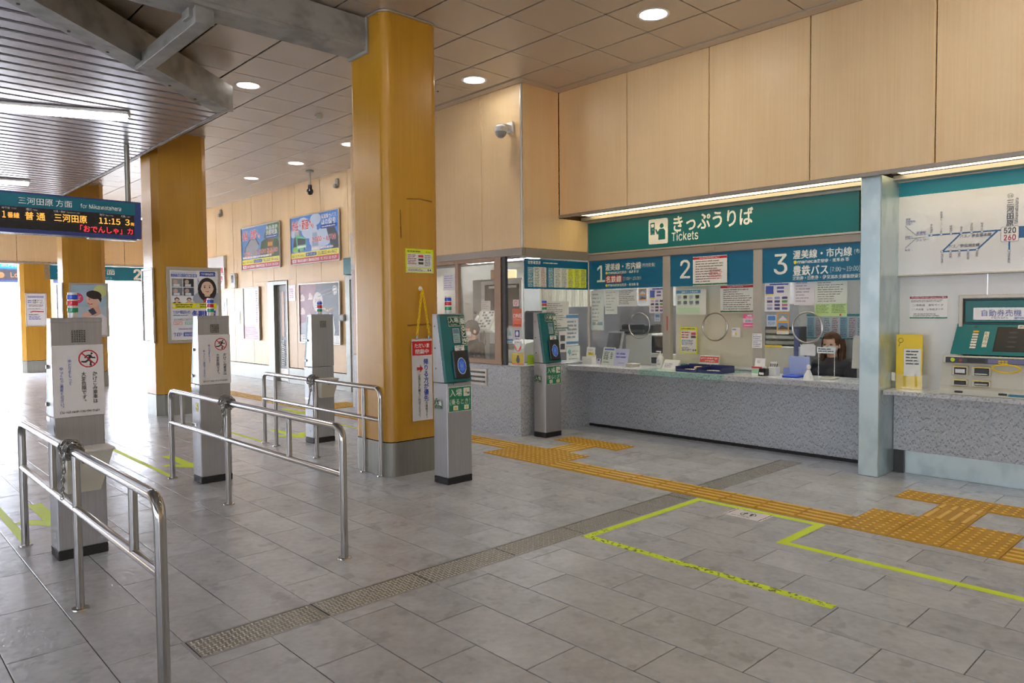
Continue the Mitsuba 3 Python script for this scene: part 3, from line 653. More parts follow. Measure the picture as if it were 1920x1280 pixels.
def gate_back(x, y, label, poster=True):
    g = {'x': x, 'y': y}; k = g['key'] = thing('ticket_gate', label, 'ticket gate', 'ticket gates seen from behind')
    put('plinth', cbox(x - 0.0925, x + 0.0925, y - 0.13, y + 0.13, 0, 0.055), 'black_rubber', k)
    put('lower_body', cbox(x - 0.0925, x + 0.0925, y - 0.13, y + 0.13, 0.055, 0.832, 0.006), 'steel', k)
    put('upper_body', prism([(x - 0.062, 0.836), (x + 0.0925, 0.836), (x + 0.0925, 1.395), (x + 0.03, 1.395)], y - 0.13, y + 0.13, 'y'), 'steel', k)
    put('reader_cover', prism([(x - 0.0925, 0.838), (x - 0.060, 0.838), (x + 0.032, 1.390), (x - 0.004, 1.390)], y - 0.1305, y + 0.1305, 'y'), 'teal', k, label='teal sloping cover')
    put('top_cap', cbox(x + 0.0, x + 0.0945, y - 0.132, y + 0.132, 1.375, 1.403, 0.003), 'steel', k)
    put('bolt', cat(*[lathe([(0.0, 0.012), (0.009, 0.009), (0.012, 0.0), (0.0, 0.0)], (x + dx, y - 0.13, z), 12, 'y') if False else cyl((x + dx, y - 0.142, z), (x + dx, y - 0.129, z), 0.011, 10, 0.013) for dx, z in ((-0.005, 1.12), (-0.04, 0.90))]), 'chrome', k)
    P = Print(0.076, 0.076, (150, 148, 142), 0.001)
    for i in range(6):
        for j in range(7): P.rect(0.003 + 0.0122 * i, 0.004 + 0.0102 * j, 0.0115 + 0.0122 * i, 0.0095 + 0.0102 * j, (36, 34, 32))
    P.place('speaker_grille', (x + 0.0932, y - 0.031, 1.258), UY, UZ, 'print', k)
    if poster:
        P = Print(0.262, 0.416, (240, 240, 243), 0.0015)
        ink, blue, red = (38, 38, 44), (52, 74, 170), (184, 40, 58); cx, cy = 0.182, 0.334
        ic = lambda pts, w=0.011: P.line([(cx + a * 0.046, cy + b2 * 0.046) for a, b2 in pts], w, ink)
        P.disc(cx + 0.018, cy + 0.030, 0.0062, ink)
        ic([(0.28, 0.40), (0.0, -0.12)], 0.014); ic([(-0.42, 0.1), (-0.1, 0.42), (0.3, 0.42)], 0.008); ic([(0.28, 0.38), (0.45, 0.1), (0.78, 0.1)], 0.008); ic([(0.0, -0.12), (-0.3, -0.4), (-0.82, -0.36)], 0.010); ic([(0.0, -0.12), (0.3, -0.34), (0.22, -0.78), (0.36, -0.84)], 0.010)
        P.ring(cx, cy, 0.052, 0.0075, red).line([(cx - 0.035, cy + 0.035), (cx + 0.035, cy - 0.035)], 0.0075, red)
        P.text('かけこみ乗車は', 0.213, 0.258, 0.0268, ink, bold=1.6, vert=True).text('大変危険です。', 0.155, 0.258, 0.0268, ink, bold=1.6, vert=True)
        P.text('ゆとりをもって', 0.085, 0.335, 0.0215, blue, bold=0.8, vert=True).text('ゆっくりご乗車ください。', 0.042, 0.292, 0.0205, blue, bold=0.8, vert=True)
        P.text('Do not rush into the train', 0.132, 0.022, 0.0185, ink, 'I', 0.8, 'c', w=0.205)
        P.place('warning_poster', (x + 0.0955, y - 0.128, 0.829), UY, UZ, 'print', k, label='white poster warning not to rush into the train')
    P = Print(0.055, 0.078, (214, 206, 40)); P.text('出', 0.010, 0.02, 0.03, (40, 60, 40), bold=1).text('場', 0.03, 0.045, 0.02, (40, 60, 40), bold=1).lines(0.012, 0.008, 0.045, 0.016, 1, (40, 60, 40))
    P.place('yellow_label', (x + 0.0, y - 0.1318, 0.60), UX, UZ, 'print', k)
    P = Print(0.026, 0.034, (205, 210, 212)); P.rect(0.006, 0.006, 0.02, 0.028, (120, 140, 150)); P.place('small_plate', (x + 0.01, y - 0.1318, 0.12), UX, UZ, 'print', k)
    put('band', cat(cbox(x - 0.093, x + 0.0, y - 0.1322, y - 0.12, 0.80, 0.83), cbox(x - 0.093, x + 0.01, y - 0.1322, y - 0.12, 0.47, 0.50)), 'chrome', k)
    light_tower(g, 0.05, -0.008)
    return k
gate_back(-4.905, 1.05, 'nearest ticket gate, at the left edge, bearing a large do-not-rush poster and a white bin')
gate_back(-6.25, 2.352, 'second ticket gate, with the do-not-rush poster, behind the middle handrail')
gate_back(-7.29, 3.925, 'third ticket gate with a plain back, behind the farthest handrail', False)
gate_front(-4.757, 3.78, 'entrance ticket gate with a teal reader front beside the nearest amber pillar')
gate_front(-5.725, 5.925, 'entrance ticket gate with a teal reader front before the ticket window corner')

# white collecting bins on the backs of gates
def bin_(x, y, z, w, h, dp, label, tilt):
    g = thing('collecting_bin', label, 'bin')
    a = [(0.0, 0.0), (dp * 0.55, 0.0), (dp, h), (0.0, h)]
    m = prism(a, y, y + w, 'y'); v = m[0].copy(); v[:, 1] = y + w / 2 + (v[:, 1] - y - w / 2) * (0.72 + 0.28 * v[:, 2] / h); v[:, 0] += x; v[:, 2] += z; v[:, 1] += tilt * (v[:, 2] - z)
    put('body', (v, m[1]), 'beige_plastic', g)
    lid = cbox(x - 0.002, x + dp + 0.012, y - 0.01, y + w + 0.01, z + h, z + h + 0.02, 0.008); lv = lid[0].copy(); lv[:, 1] += tilt * h
    put('lid', (lv, lid[1]), 'white_plastic', g)
    put('lock', cyl((x + dp * 0.85, y + w * 0.45, z + h * 0.8), (x + dp * 0.97, y + w * 0.45, z + h * 0.78), 0.008, 10), 'dark_grey', g)
bin_(-4.807, 0.925, 0.40, 0.235, 0.235, 0.15, 'off-white tapered bin fixed to the back of the nearest ticket gate', 0.1)
bin_(-7.193, 3.83, 0.50, 0.20, 0.19, 0.13, 'off-white bin fixed to the back of the third ticket gate', 0.0)

# ================================================================ on the near pillar
put('wall_hook', lathe([(0.0, 0.02), (0.012, 0.018), (0.02, 0.006), (0.02, 0.0), (0.0, 0.0)], (-5.22, 3.80, 1.625), 16, 'x'), 'white_plastic', label='round white hook on the nearest amber pillar', cat='hook', smooth=30)
hk = np.array([-5.195, 3.80, 1.615])
put('plastic_chain', cat(link_chain([hk, (-5.195, 3.742, 1.21)], 0.018, 0.040, 0.0036), link_chain([hk + [0, 0.008, 0], (-5.195, 3.875, 1.21)], 0.018, 0.040, 0.0036)), 'yellow_plastic', label='yellow plastic chain hanging from the hook on the nearest pillar', cat='chain', smooth=50)
P = Print(0.218, 0.72, (240, 240, 244), 0.004)
P.rect(0.004, 0.575, 0.214, 0.70, (204, 34, 40)).text('ただいま', 0.109, 0.645, 0.042, (248, 246, 246), bold=2, al='c').text('閉鎖中', 0.109, 0.592, 0.044, (248, 246, 246), bold=2, al='c', w=0.15)
P.text('降りる方が優先', 0.15, 0.545, 0.054, (40, 62, 160), bold=2.2, vert=True).text('の通路です。', 0.15, 0.167, 0.028, (40, 40, 50), bold=1.6, vert=True)
P.poly([(0.05, 0.445), (0.085, 0.445), (0.085, 0.425), (0.118, 0.458), (0.085, 0.491), (0.085, 0.471), (0.05, 0.471)], (196, 36, 46)).text('右側の改札機をご利用ください。', 0.075, 0.41, 0.0262, (40, 40, 44), bold=1.2, vert=True)
s = thing('closed_sign', 'tall white and red hanging sign saying the lane is closed, on the nearest pillar', 'sign')
P.place('board', (-5.203, 3.69, 0.464), UY, UZ, 'print', s)
put('clip', cat(*[cbox(-5.21, -5.19, y, y + 0.02, 1.178, 1.212) for y in (3.735, 3.863)]), 'steel', s)
P = Print(0.30, 0.208, (214, 228, 30)); P.rect(0.0, 0.0, 0.3, 0.004, (245, 245, 245)).rect(0.016, 0.048, 0.284, 0.168, (236, 236, 232)).lines(0.02, 0.178, 0.20, 0.194, 1, (40, 50, 30)).lines(0.215, 0.18, 0.28, 0.19, 1, (90, 100, 40))
P.lines(0.022, 0.07, 0.12, 0.16, 6, (150, 70, 80)).rect(0.135, 0.135, 0.19, 0.155, (200, 50, 60)).rect(0.135, 0.105, 0.19, 0.125, (60, 60, 66)).rect(0.135, 0.075, 0.19, 0.095, (60, 60, 66)).lines(0.205, 0.06, 0.275, 0.16, 7, (110, 130, 160)).rect(0.016, 0.012, 0.284, 0.04, (240, 240, 238)).lines(0.022, 0.016, 0.2, 0.036, 2, (90, 90, 90)).disc(0.24, 0.026, 0.008, (60, 60, 70)).disc(0.265, 0.026, 0.008, (60, 60, 70))
on_x(P, 'notice', -5.217, 3.647, 1.762, label='yellow-bordered notice pasted on the nearest amber pillar', cat='notice')
for pts in ([(3.67, 2.392), (3.80, 2.402), (3.94, 2.390), (3.94, 2.402), (3.80, 2.410), (3.67, 2.400)], [(3.66, 1.296), (3.90, 1.305), (3.93, 1.285), (3.90, 1.318), (3.66, 1.310)], [(3.60, 2.05), (3.612, 2.06), (3.606, 2.30), (3.598, 2.29)]):
    put('scuff_mark', prism(pts, -5.2205, -5.2192, 'x'), 'scuff', 'pillar')

# ================================================================ signs over the ticket windows
TEAL, TEAL2 = (0, 100, 104), (0, 96, 130)
def framed(name, label, cat_, P, o, u, fw_=0.03, fd=0.02, bs='aluminium', group=None, glass=False):
    """a framed board: frame of four bars and a printed sheet, on a wall whose outward normal is u x z"""
    t = thing(name, label, cat_, group)
    o = np.asarray(o, float); n = np.cross(u, UZ); w, h = P.w, P.h
    L = lambda a, b2, c, d, e, f: frame(o, u, UZ, cbox(a, b2, c, d, e, f, 0.004))
    put('frame', cat(L(-fw_, 0, -fw_, h + fw_, 0, fd), L(w, w + fw_, -fw_, h + fw_, 0, fd), L(0, w, -fw_, 0, 0, fd), L(0, w, h, h + fw_, 0, fd)), bs, t)
    P.place('sheet', o + n * (fd * 0.5), u, UZ, 'print', t)
    return t

P = Print(3.21, 0.365, TEAL, 0.01)
x = 0.90
P.rrect(x, 0.045, x + 0.26, 0.325, 0.02, (240, 242, 240)).rect(x + 0.025, 0.16, x + 0.085, 0.285, TEAL).rect(x + 0.035, 0.235, x + 0.075, 0.27, (240, 242, 240)).rect(x + 0.058, 0.20, x + 0.068, 0.21, (240, 242, 240)).rect(x + 0.025, 0.15, x + 0.085, 0.157, TEAL)
P.disc(x + 0.178, 0.245, 0.026, TEAL).poly([(x + 0.135, 0.09), (x + 0.225, 0.09), (x + 0.225, 0.185), (x + 0.205, 0.21), (x + 0.15, 0.21), (x + 0.125, 0.178), (x + 0.105, 0.215), (x + 0.09, 0.205), (x + 0.115, 0.15), (x + 0.135, 0.155)], TEAL)
P.text('きっぷうりば', 1.21, 0.175, 0.19, (244, 246, 244), bold=1.6, w=0.97).text('Tickets', 1.205, 0.062, 0.128, (244, 246, 244), 'I', 0.6, w=0.345)
s = thing('ticket_sign', 'long teal hanging sign reading Tickets above the counter windows', 'sign')
on_y(P, 'panel', -5.868, 6.80, 2.113, parent=s)
put('trim', cat(box(-5.87, -2.47, 6.78, 6.83, 2.478, 2.50), box(-5.87, -2.47, 6.785, 6.83, 2.095, 2.113), box(-5.872, -5.862, 6.785, 6.83, 2.095, 2.50)), 'aluminium', s)
put('header_rail', cat(cbox(-5.87, -2.47, 6.79, 6.87, 2.018, 2.095, 0.006), cbox(-4.24, -4.12, 6.782, 6.80, 2.03, 2.075)), 'rail_metal', s, label='grey-brown rail under the sign')
put('backing', box(-5.87, -2.47, 6.82, 6.87, 2.018, 2.52), 'dark_grey', s)
s = thing('cove_lamp', 'warm strip light set in the soffit above the ticket sign', 'strip light')
put('diffuser', box(-5.72, -2.52, 6.42, 6.64, 2.538, 2.545), 'white_plastic', s, emitter=glow(COVE))
s = thing('cove_lamp', 'warm strip light set in the soffit above the route map', 'strip light')
put('diffuser', box(-2.24, 5.8, 6.40, 6.60, 2.538, 2.545), 'white_plastic', s, emitter=glow(COVE))

def window_board(x0, x1, num, label, draw):
    P = Print(x1 - x0, 0.342, TEAL2, 0.01)
    P.text(num, 0.10, 0.085, 0.272, (240, 242, 240), 'I', 0.6)
    draw(P); t = thing('window_board', label, 'sign'); on_y(P, 'panel', x0, 6.815, 1.677, parent=t); return t
W_ = (240, 242, 240)
def b1(P):
    P.text('渥美線・市内線', 0.255, 0.225, 0.088, W_, bold=1.4, w=0.53).text('(市内電車)', 0.79, 0.238, 0.046, W_, w=0.19).disc(0.277, 0.188, 0.017, (236, 214, 20)).text('manaca', 0.297, 0.176, 0.042, W_, 'I', 2, w=0.175).text('定期券・乗車券 等', 0.475, 0.176, 0.036, W_, bold=0.6, w=0.275)
    P.rect(0.258, 0.07, 0.51, 0.160, (176, 28, 48)).text('名鉄線', 0.266, 0.082, 0.083, W_, bold=1.8, w=0.236).text('[7:00〜19:00]', 0.525, 0.094, 0.05, W_, w=0.26).disc(0.277, 0.040, 0.017, (236, 214, 20)).text('manaca', 0.297, 0.028, 0.042, W_, 'I', 2, w=0.175).text('定期券・乗車券 等', 0.475, 0.028, 0.036, W_, bold=0.6, w=0.275)
def b3(P):
    P.text('渥美線・市内線', 0.31, 0.23, 0.088, W_, bold=1.4, w=0.56).text('(市内電車)', 0.885, 0.243, 0.046, W_, w=0.19).disc(0.335, 0.190, 0.017, (236, 214, 20)).text('manaca', 0.355, 0.178, 0.042, W_, 'I', 2, w=0.19).text('定期券・乗車券 等', 0.545, 0.178, 0.038, W_, bold=0.6, w=0.30)
    P.text('豊鉄バス', 0.31, 0.072, 0.10, W_, bold=1.8, w=0.35).text('[7:00〜19:00]', 0.67, 0.085, 0.056, W_, w=0.275).text('定期券・回数券・伊良湖本支線乗継乗車券・高速', 0.31, 0.022, 0.042, W_, bold=0.5, w=0.80)
window_board(-5.868, -4.782, '1', 'teal board with the number 1 over the first ticket window', b1)
window_board(-4.682, -3.69, '2', 'teal board with the number 2, partly covered by a notice', lambda P: None)
window_board(-3.592, -2.475, '3', 'teal board with the number 3 over the third ticket window', b3)
w = thing('window_1', 'glazed ticket windows with grey mullions', None, kind='structure')
for x in (-4.732, -3.641): put('mullion', cbox(x - 0.049, x + 0.049, 6.80, 6.87, 0.772, 2.02, 0.006), 'aluminium', w)
put('mullion', cbox(-5.885, -5.862, 6.80, 6.83, 0.80, 2.02, 0.004), 'aluminium', w)
for a, c in ((-5.865, -4.781), (-4.683, -3.69), (-3.592, -2.475)):
    put('pane', box(a, c, 6.838, 6.839, 0.80, 1.68)[0][[0, 4, 5, 1]] if False else (np.array([[a, 6.838, 0.80], [c, 6.838, 0.80], [c, 6.838, 1.68], [a, 6.838, 1.68]]), np.array([[0, 1, 2], [0, 2, 3]])), 'pane_glass', w)
for a, c, z0 in ((5.70, 6.80, 0.80),):
    put('pane', (np.array([[-5.87, a, z0], [-5.87, c, z0], [-5.87, c, 2.04], [-5.87, a, 2.04]]), np.array([[0, 1, 2], [0, 2, 3]])), 'pane_glass', w)
put('pane', (np.array([[-6.15, 5.70, 0.80], [-5.872, 5.70, 0.80], [-5.872, 5.70, 2.04], [-6.15, 5.70, 2.04]]), np.array([[0, 1, 2], [0, 2, 3]])), 'pane_glass', w)
put('glass_joint', box(-5.874, -5.868, 5.695, 5.701, 0.80, 2.04), 'lens_white', w)
for x, wd in ((-5.118, 'first window beside the wide printed sheet'), (-4.133, 'second window before the cream blind'), (-3.138, 'third window near the seated clerk')):
    t = np.arange(40) * 2 * np.pi / 40
    put('speaking_ring', tube(np.column_stack([x + 0.146 * np.cos(t), np.full(40, 6.826), 1.238 + 0.146 * np.sin(t)]), 0.0085, 10, True), 'chrome', smooth=True, label=f'round chrome speaking ring on the glass of the {wd}', cat='speaking ring')
    P = Print(0.26, 0.26, (206, 206, 206), 0.001)
# booth windows
w = thing('window_2', 'booth windows with wood-brown frames at the corner of the ticket office', None, kind='structure')
def bar(a, c, z0, z1, y0=5.66, y1=5.71): return cbox(a, c, y0, y1, z0, z1, 0.005)
put('frame', cat(bar(-7.05, -6.985, 0.80, 2.05), bar(-6.985, -6.21, 0.80, 0.86), bar(-6.985, -6.324, 2.0, 2.05), bar(-6.324, -6.215, 0.80, 2.05)), 'bronze_frame', w)
put('frame', cat(bar(-9.45, -9.38, 0.80, 2.05), bar(-9.38, -7.05, 0.80, 0.86), bar(-9.38, -7.05, 2.0, 2.05), bar(-8.25, -8.17, 0.86, 2.0)), 'bronze_frame', w)
put('channel', cat(bar(-6.212, -6.15, 0.80, 2.05, 5.675, 5.72)), 'dark_grey', w)
for a, c in ((-6.985, -6.324), (-8.17, -7.05), (-9.38, -8.25)):
    put('pane', (np.array([[a, 5.70, 0.86], [c, 5.70, 0.86], [c, 5.70, 2.0], [a, 5.70, 2.0]]), np.array([[0, 1, 2], [0, 2, 3]])), 'pane_glass', w)

# fare table on the side glass
P = Print(1.08, 0.335, (0, 92, 130), 0.006)
P.text('旅客運賃表', 0.05, 0.282, 0.042, W_, bold=1).lines(0.30, 0.285, 0.60, 0.312, 1, W_)
def table(P, x0, y0, x1, y1, nx, ny, ylw=0, head=(0, 92, 130)):
    P.rect(x0, y0, x1, y1, (222, 232, 228)); cw = (x1 - x0) / nx
    if ylw: P.rect(x1 - ylw * cw, y0, x1, y1 - (y1 - y0) * 0.08, (222, 230, 60))
    P.rect(x0, y0, x0 + cw * 0.95, y1, (60, 130, 160)).rect(x0, y1 - (y1 - y0) * 0.08, x1, y1, head)
    for i in range(nx): P.lines(x0 + cw * (i + 0.14), y0, x0 + cw * (i + 0.9), y1 - (y1 - y0) * 0.1, ny, (230, 240, 240) if i == 0 else (176, 90, 90) if i == nx - 1 and not ylw else (110, 120, 120), 0.4, 0.8)
table(P, 0.04, 0.02, 0.35, 0.268, 3, 13); table(P, 0.37, 0.02, 1.05, 0.268, 6, 13, 3)
on_x(P, 'fare_table', -5.86, 5.705, 1.672, label='blue fare table board on the side glass of the ticket office', cat='fare table')

# ================================================================ route map over the machine bay
P = Print(1.72, 0.786, (232, 233, 238), 0.01)
X = lambda v: v + 2.319
Zz = lambda v: v - 1.703
P.rect(0, 0.668, 1.72, 0.786, (0, 128, 148))
blue = (36, 92, 148); ink = (60, 62, 84)
P.line([(X(-2.074), Zz(2.025)), (X(-1.55), Zz(2.025))], 0.012, blue).line([(X(-1.834), Zz(2.024)), (X(-1.971), Zz(1.883)), (X(-1.719), Zz(1.883)), (X(-1.579), Zz(2.024))], 0.012, blue)
P.rect(X(-1.45), Zz(1.955), 1.72, Zz(2.045), blue).line([(X(-1.50), Zz(1.95)), (X(-1.50), Zz(1.86))], 0.012, blue)
for k, (x, z) in enumerate([(-2.054, 2.025), (-1.98, 2.025), (-1.908, 2.025), (-1.834, 2.025), (-1.76, 2.025), (-1.687, 2.025), (-1.971, 1.883), (-1.908, 1.883), (-1.845, 1.883), (-1.782, 1.883), (-1.719, 1.883), (-1.50, 1.86)]):
    P.disc(X(x), Zz(z), 0.0105, blue).disc(X(x), Zz(z), 0.0075, (244, 244, 246))
for x, t in ((-2.054, '伊良湖岬'), (-1.98, '伊良湖シーパーク前'), (-1.908, '休暇村'), (-1.834, '保美'), (-1.76, '江比間'), (-1.687, '宇津江')):
    P.text(t, X(x), Zz(2.04) + 0.0195 * len(t), 0.0195, ink, vert=True)
for x, t in ((-1.971, '堀切海岸'), (-1.908, '和地'), (-1.845, '越戸'), (-1.782, '赤羽根'), (-1.719, '高松'), (-1.50, '渥美病院')): P.text(t, X(x), Zz(1.868 if x < -1.6 else 1.845), 0.0205, ink, vert=True)
P.text('バス／伊良湖本線', X(-1.845), Zz(1.987), 0.030, (40, 44, 70), bold=0.6, w=0.225).text('バス／伊良湖支線', X(-1.925), Zz(1.91), 0.030, (40, 44, 70), bold=0.6, w=0.225)
for k, t in enumerate(('篠島', '日間賀島', '河和へ')): P.text(t, X(-2.255), Zz(2.168 - 0.021 * k), 0.02, (70, 74, 150))
P.line([(X(-2.257), Zz(2.119)), (X(-2.17), Zz(2.033)), (X(-2.095), Zz(2.033))], 0.003, ink).line([(X(-2.257), Zz(2.007)), (X(-2.095), Zz(2.015))], 0.003, ink).line([(X(-2.257), Zz(1.929)), (X(-2.17), Zz(2.008))], 0.003, ink)
P.text('師崎へ', X(-2.257), Zz(2.017), 0.02, (70, 74, 150)).text('鳥羽へ', X(-2.257), Zz(1.905), 0.02, (70, 74, 150)).text('高速船', X(-2.172), Zz(2.044), 0.026, (70, 74, 150), bold=0.6).text('フェリー', X(-2.172), Zz(1.982), 0.026, (40, 44, 70), bold=0.6)
for z in (2.036, 2.012): P.disc(X(-2.08), Zz(z), 0.009, (150, 190, 220)).disc(X(-2.08), Zz(z), 0.0065, (236, 240, 244))
P.rrect(X(-1.557), Zz(1.932), X(-1.437), Zz(2.05), 0.01, (150, 150, 156)).rrect(X(-1.554), Zz(1.935), X(-1.44), Zz(2.047), 0.009, (238, 238, 240)).text('520', X(-1.497), Zz(1.998), 0.058, (36, 36, 44), 'I', 2, 'c', w=0.085).text('260', X(-1.497), Zz(1.942), 0.058, (160, 26, 70), 'I', 2, 'c', w=0.085)
P.text('三河田原', X(-1.497), Zz(2.262), 0.053, (36, 36, 56), bold=0.8, vert=True).ring(X(-1.497), Zz(2.287), 0.019, 0.002, (90, 90, 100)).text('16', X(-1.497), Zz(2.279), 0.022, (70, 70, 80), 'I', al='c')
pv = Print(0.22, 0.04, (232, 233, 238)); pv.text('Mikawatahara', 0.005, 0.008, 0.034, (60, 60, 80), 'I', w=0.2)
t = framed('route_map', 'white route map panel with a teal top band above the ticket machine', 'map', P, (-2.319, 6.775, 1.703), UX, 0.016, 0.03)
rv = np.vstack(pv.V[1:])
m = np.column_stack([-2.319 + X(-1.437) - rv[:, 1], np.full(len(rv), 6.7578), 2.062 + rv[:, 0]]); put('romaji', (m, np.vstack(pv.F[1:]) - 8), 'print', t, color=np.vstack(pv.C[1:]))
for a, c in ((-2.28, -2.06), (-2.02, -1.67), (-1.63, -1.2)): put('lower_lamp_strip', cbox(a, c, 6.748, 6.77, 1.692, 1.704), 'white_plastic', t)
P = Print(0.29, 0.20, (240, 240, 242)); P.rect(0.0, 0.174, 0.29, 0.194, (150, 22, 62)).text('年末年始(12月29日〜1月3日)のご案内', 0.145, 0.179, 0.0135, (250, 244, 244), bold=0.6, al='c', w=0.27).rect(0, 0.006, 0.29, 0.017, (36, 104, 74))
P.lines(0.01, 0.142, 0.28, 0.168, 2, (120, 120, 120)).text('○ 渥美線　通常ダイヤ', 0.02, 0.112, 0.019, (50, 50, 54), bold=0.8, w=0.24).text('○ 市内線　土休日ダイヤ', 0.02, 0.076, 0.019, (50, 50, 54), bold=0.8, w=0.24).lines(0.03, 0.022, 0.25, 0.052, 2, (120, 120, 120))
on_y(P, 'notice', -2.226, 6.797, 1.322, label='white New Year timetable notice with a crimson heading beside the ticket machine', cat='notice')

# ================================================================ ticket machine
m = thing('ticket_machine', 'teal and grey ticket machine built into the white wall', 'ticket machine')
mx0, mx1 = -1.845, -0.86
put('surround', cat(cbox(mx0, mx0 + 0.03, 6.765, 6.80, 1.0, 1.52), cbox(mx1 - 0.03, mx1, 6.765, 6.80, 1.0, 1.52), cbox(mx0, mx1, 6.765, 6.80, 1.49, 1.52)), 'aluminium', m)
put('recess', box(mx0 + 0.03, mx1 - 0.03, 6.792, 6.80, 1.02, 1.49), 'black_plastic', m)
put('upper_panel', cbox(mx0 + 0.042, mx1 - 0.042, 6.772, 6.795, 1.295, 1.478, 0.006), 'teal', m)
P = Print(0.42, 0.098, (246, 246, 252)); P.text('自動券売機', 0.05, 0.034, 0.056, (70, 80, 150), bold=0.3, w=0.28).text('Tickets', 0.12, 0.010, 0.02, (90, 90, 110), 'I', w=0.12).rect(0.28, 0.008, 0.40, 0.022, (120, 130, 190)).text('自動券売機', 0.30, 0.01, 0.011, W_)
on_y(P, 'lit_sign', -1.74, 6.7705, 1.315, parent=m, emitter=None) if False else on_y(P, 'lit_sign', -1.74, 6.7695, 1.318, parent=m, label='white sign reading ticket machine')
put('slope_panel', prism([(6.60, 1.045), (6.785, 1.285), (6.795, 1.285), (6.795, 1.045)], mx0 - 0.01, mx1 + 0.01, 'x'), 'teal', m)
sv = np.array([0, 0.185, 0.24]); sL = np.linalg.norm(sv); sv = sv / sL
P = Print(0.72, sL, (0, 112, 118), 0.001)
P.rect(0.285, 0.035, 0.70, sL - 0.03, (12, 14, 16)).rect(0.295, 0.045, 0.69, sL - 0.04, (34, 36, 42))
for i in range(3):
    for j in range(4):
        if (i, j) != (1, 0): P.poly(affinity.scale(Point(0.40 + 0.11 * i, 0.085 + 0.045 * j).buffer(0.012), 2.6, 0.8), (58, 60, 68))
P.rect(0.42, sL - 0.045, 0.60, sL - 0.01, (230, 230, 228)).lines(0.43, sL - 0.04, 0.59, sL - 0.015, 2, (90, 90, 96)).rect(0.205, 0.075, 0.238, 0.225, (236, 232, 214)).text('取消呼出', 0.2215, 0.22, 0.03, (90, 90, 90), vert=True)
for k in range(7): P.rect(0.12 + 0.004, 0.06 + 0.026 * k, 0.165, 0.078 + 0.026 * k, (226, 226, 220) if k < 6 else (240, 170, 40))
P.disc(0.135, 0.275, 0.012, (60, 80, 84))
P.place('screen_face', (mx0 - 0.008, 6.598, 1.045), UX, sv, 'print', m)
put('shelf', cbox(mx0 - 0.03, mx1 + 0.03, 6.47, 6.62, 0.975, 1.035, 0.012), 'beige_plastic', m)
P = Print(0.98, 0.045, (52, 54, 64)); P.disc(0.05, 0.024, 0.016, (196, 220, 40)).disc(0.105, 0.022, 0.012, (150, 60, 50)).rect(0.15, 0.008, 0.27, 0.038, (30, 30, 36)).rect(0.29, 0.006, 0.56, 0.04, (110, 110, 150)).rect(0.58, 0.006, 0.9, 0.04, (96, 70, 120))
P.place('shelf_print', (mx0 - 0.005, 6.4695, 0.984), UX, UZ, 'print', m)
body = [(6.455, 0.734), (6.83, 0.734), (6.83, 0.99), (6.60, 0.99), (6.52, 0.975), (6.50, 0.80), (6.455, 0.78)]
put('body', prism(body, mx0 - 0.045, mx1 + 0.04, 'x'), 'beige_plastic', m)
kx = lambda a: -1.893 + (a - 622) / 456 * 0.55
for j, (z0, z1) in enumerate(((0.88, 0.96), (0.80, 0.855))):
    for i, (a, c) in enumerate(((690, 785), (805, 912))):
        h = put('slot_housing', cbox(kx(a), kx(c), 6.478, 6.56, z0, z1, 0.008), 'beige_plastic', m)
        put('slot', cbox(kx(a + 18), kx(c - 8), 6.472, 6.50, z0 + 0.012, z1 - 0.012, 0.004), 'black_plastic', h)
        put('lip', box(kx(a + 10), kx(c - 6), 6.470, 6.486, z1 - 0.009, z1 - 0.004), 'yellow_plastic', h)
        if i == 0 and j == 0: put('display', box(kx(715), kx(770), 6.4715, 6.473, z0 + 0.025, z1 - 0.025), 'lens_white', h)
        if i == 1: put('flap', box(kx(a + 22), kx(c - 14), 6.4705, 6.473, z0 + 0.018, z0 + 0.028), 'aluminium', h)
t = np.linspace(0, 2 * np.pi, 30, endpoint=False)
put('cable_ring', tube(np.column_stack([kx(1000) + 0.09 * np.cos(t), np.full(30, 6.452) - 0.01 * np.sin(t), 0.955 + 0.03 * np.sin(t)]), 0.006, 8, True), 'yellow_plastic', m, smooth=True)
put('keypad', cat(*[cbox(kx(955 + 18 * i), kx(969 + 18 * i), 6.462, 6.474, 0.975 + 0.014 * j, 0.985 + 0.014 * j, 0.002) for i in range(3) for j in range(3)]), 'yellow_plastic', m, kind='stuff')
for a in (740, 985): put('grip_hole', cbox(kx(a - 24), kx(a + 24), 6.451, 6.46, 0.75, 0.766, 0.004), 'black_plastic', m)
P = Print(0.1, 0.018, (40, 120, 150)); on_y(P, 'blue_label', kx(1015), 6.453, 0.745, parent=m)

# leaflet holder beside the column
h = thing('leaflet_holder', 'clear holder with a yellow leaflet on the granite shelf beside the steel column', 'leaflet holder')
put('pocket', cat(box(-2.30, -2.06, 6.628, 6.63, 0.735, 0.86), box(-2.30, -2.298, 6.63, 6.70, 0.735, 0.86), box(-2.062, -2.06, 6.63, 6.70, 0.735, 0.86)), 'pane_glass', h)
P = Print(0.20, 0.46, (240, 206, 10), 0.012); P.rect(0.06, 0.11, 0.19, 0.34, (238, 238, 232)).lines(0.075, 0.2, 0.18, 0.33, 5, (80, 80, 90)).ring(0.035, 0.41, 0.02, 0.004, (40, 40, 40)).line([(0.03, 0.39), (0.02, 0.36)], 0.004, (40, 40, 40))
P.place('leaflet', (-2.285, 6.665, 0.733), (0.994, 0.11, 0), UZ, 'print', h)
put('wire', tube(fillet([(-2.30, 6.415, 0.733), (-2.30, 6.41, 0.62), (-2.26, 6.41, 0.62), (-2.26, 6.415, 0.69)], 0.02), 0.002, 6), 'steel', h)
P = Print(0.03, 0.07, (236, 236, 230)); P.place('holder_tab', (-2.305, 6.62, 0.80), UX, UZ, 'print', h)

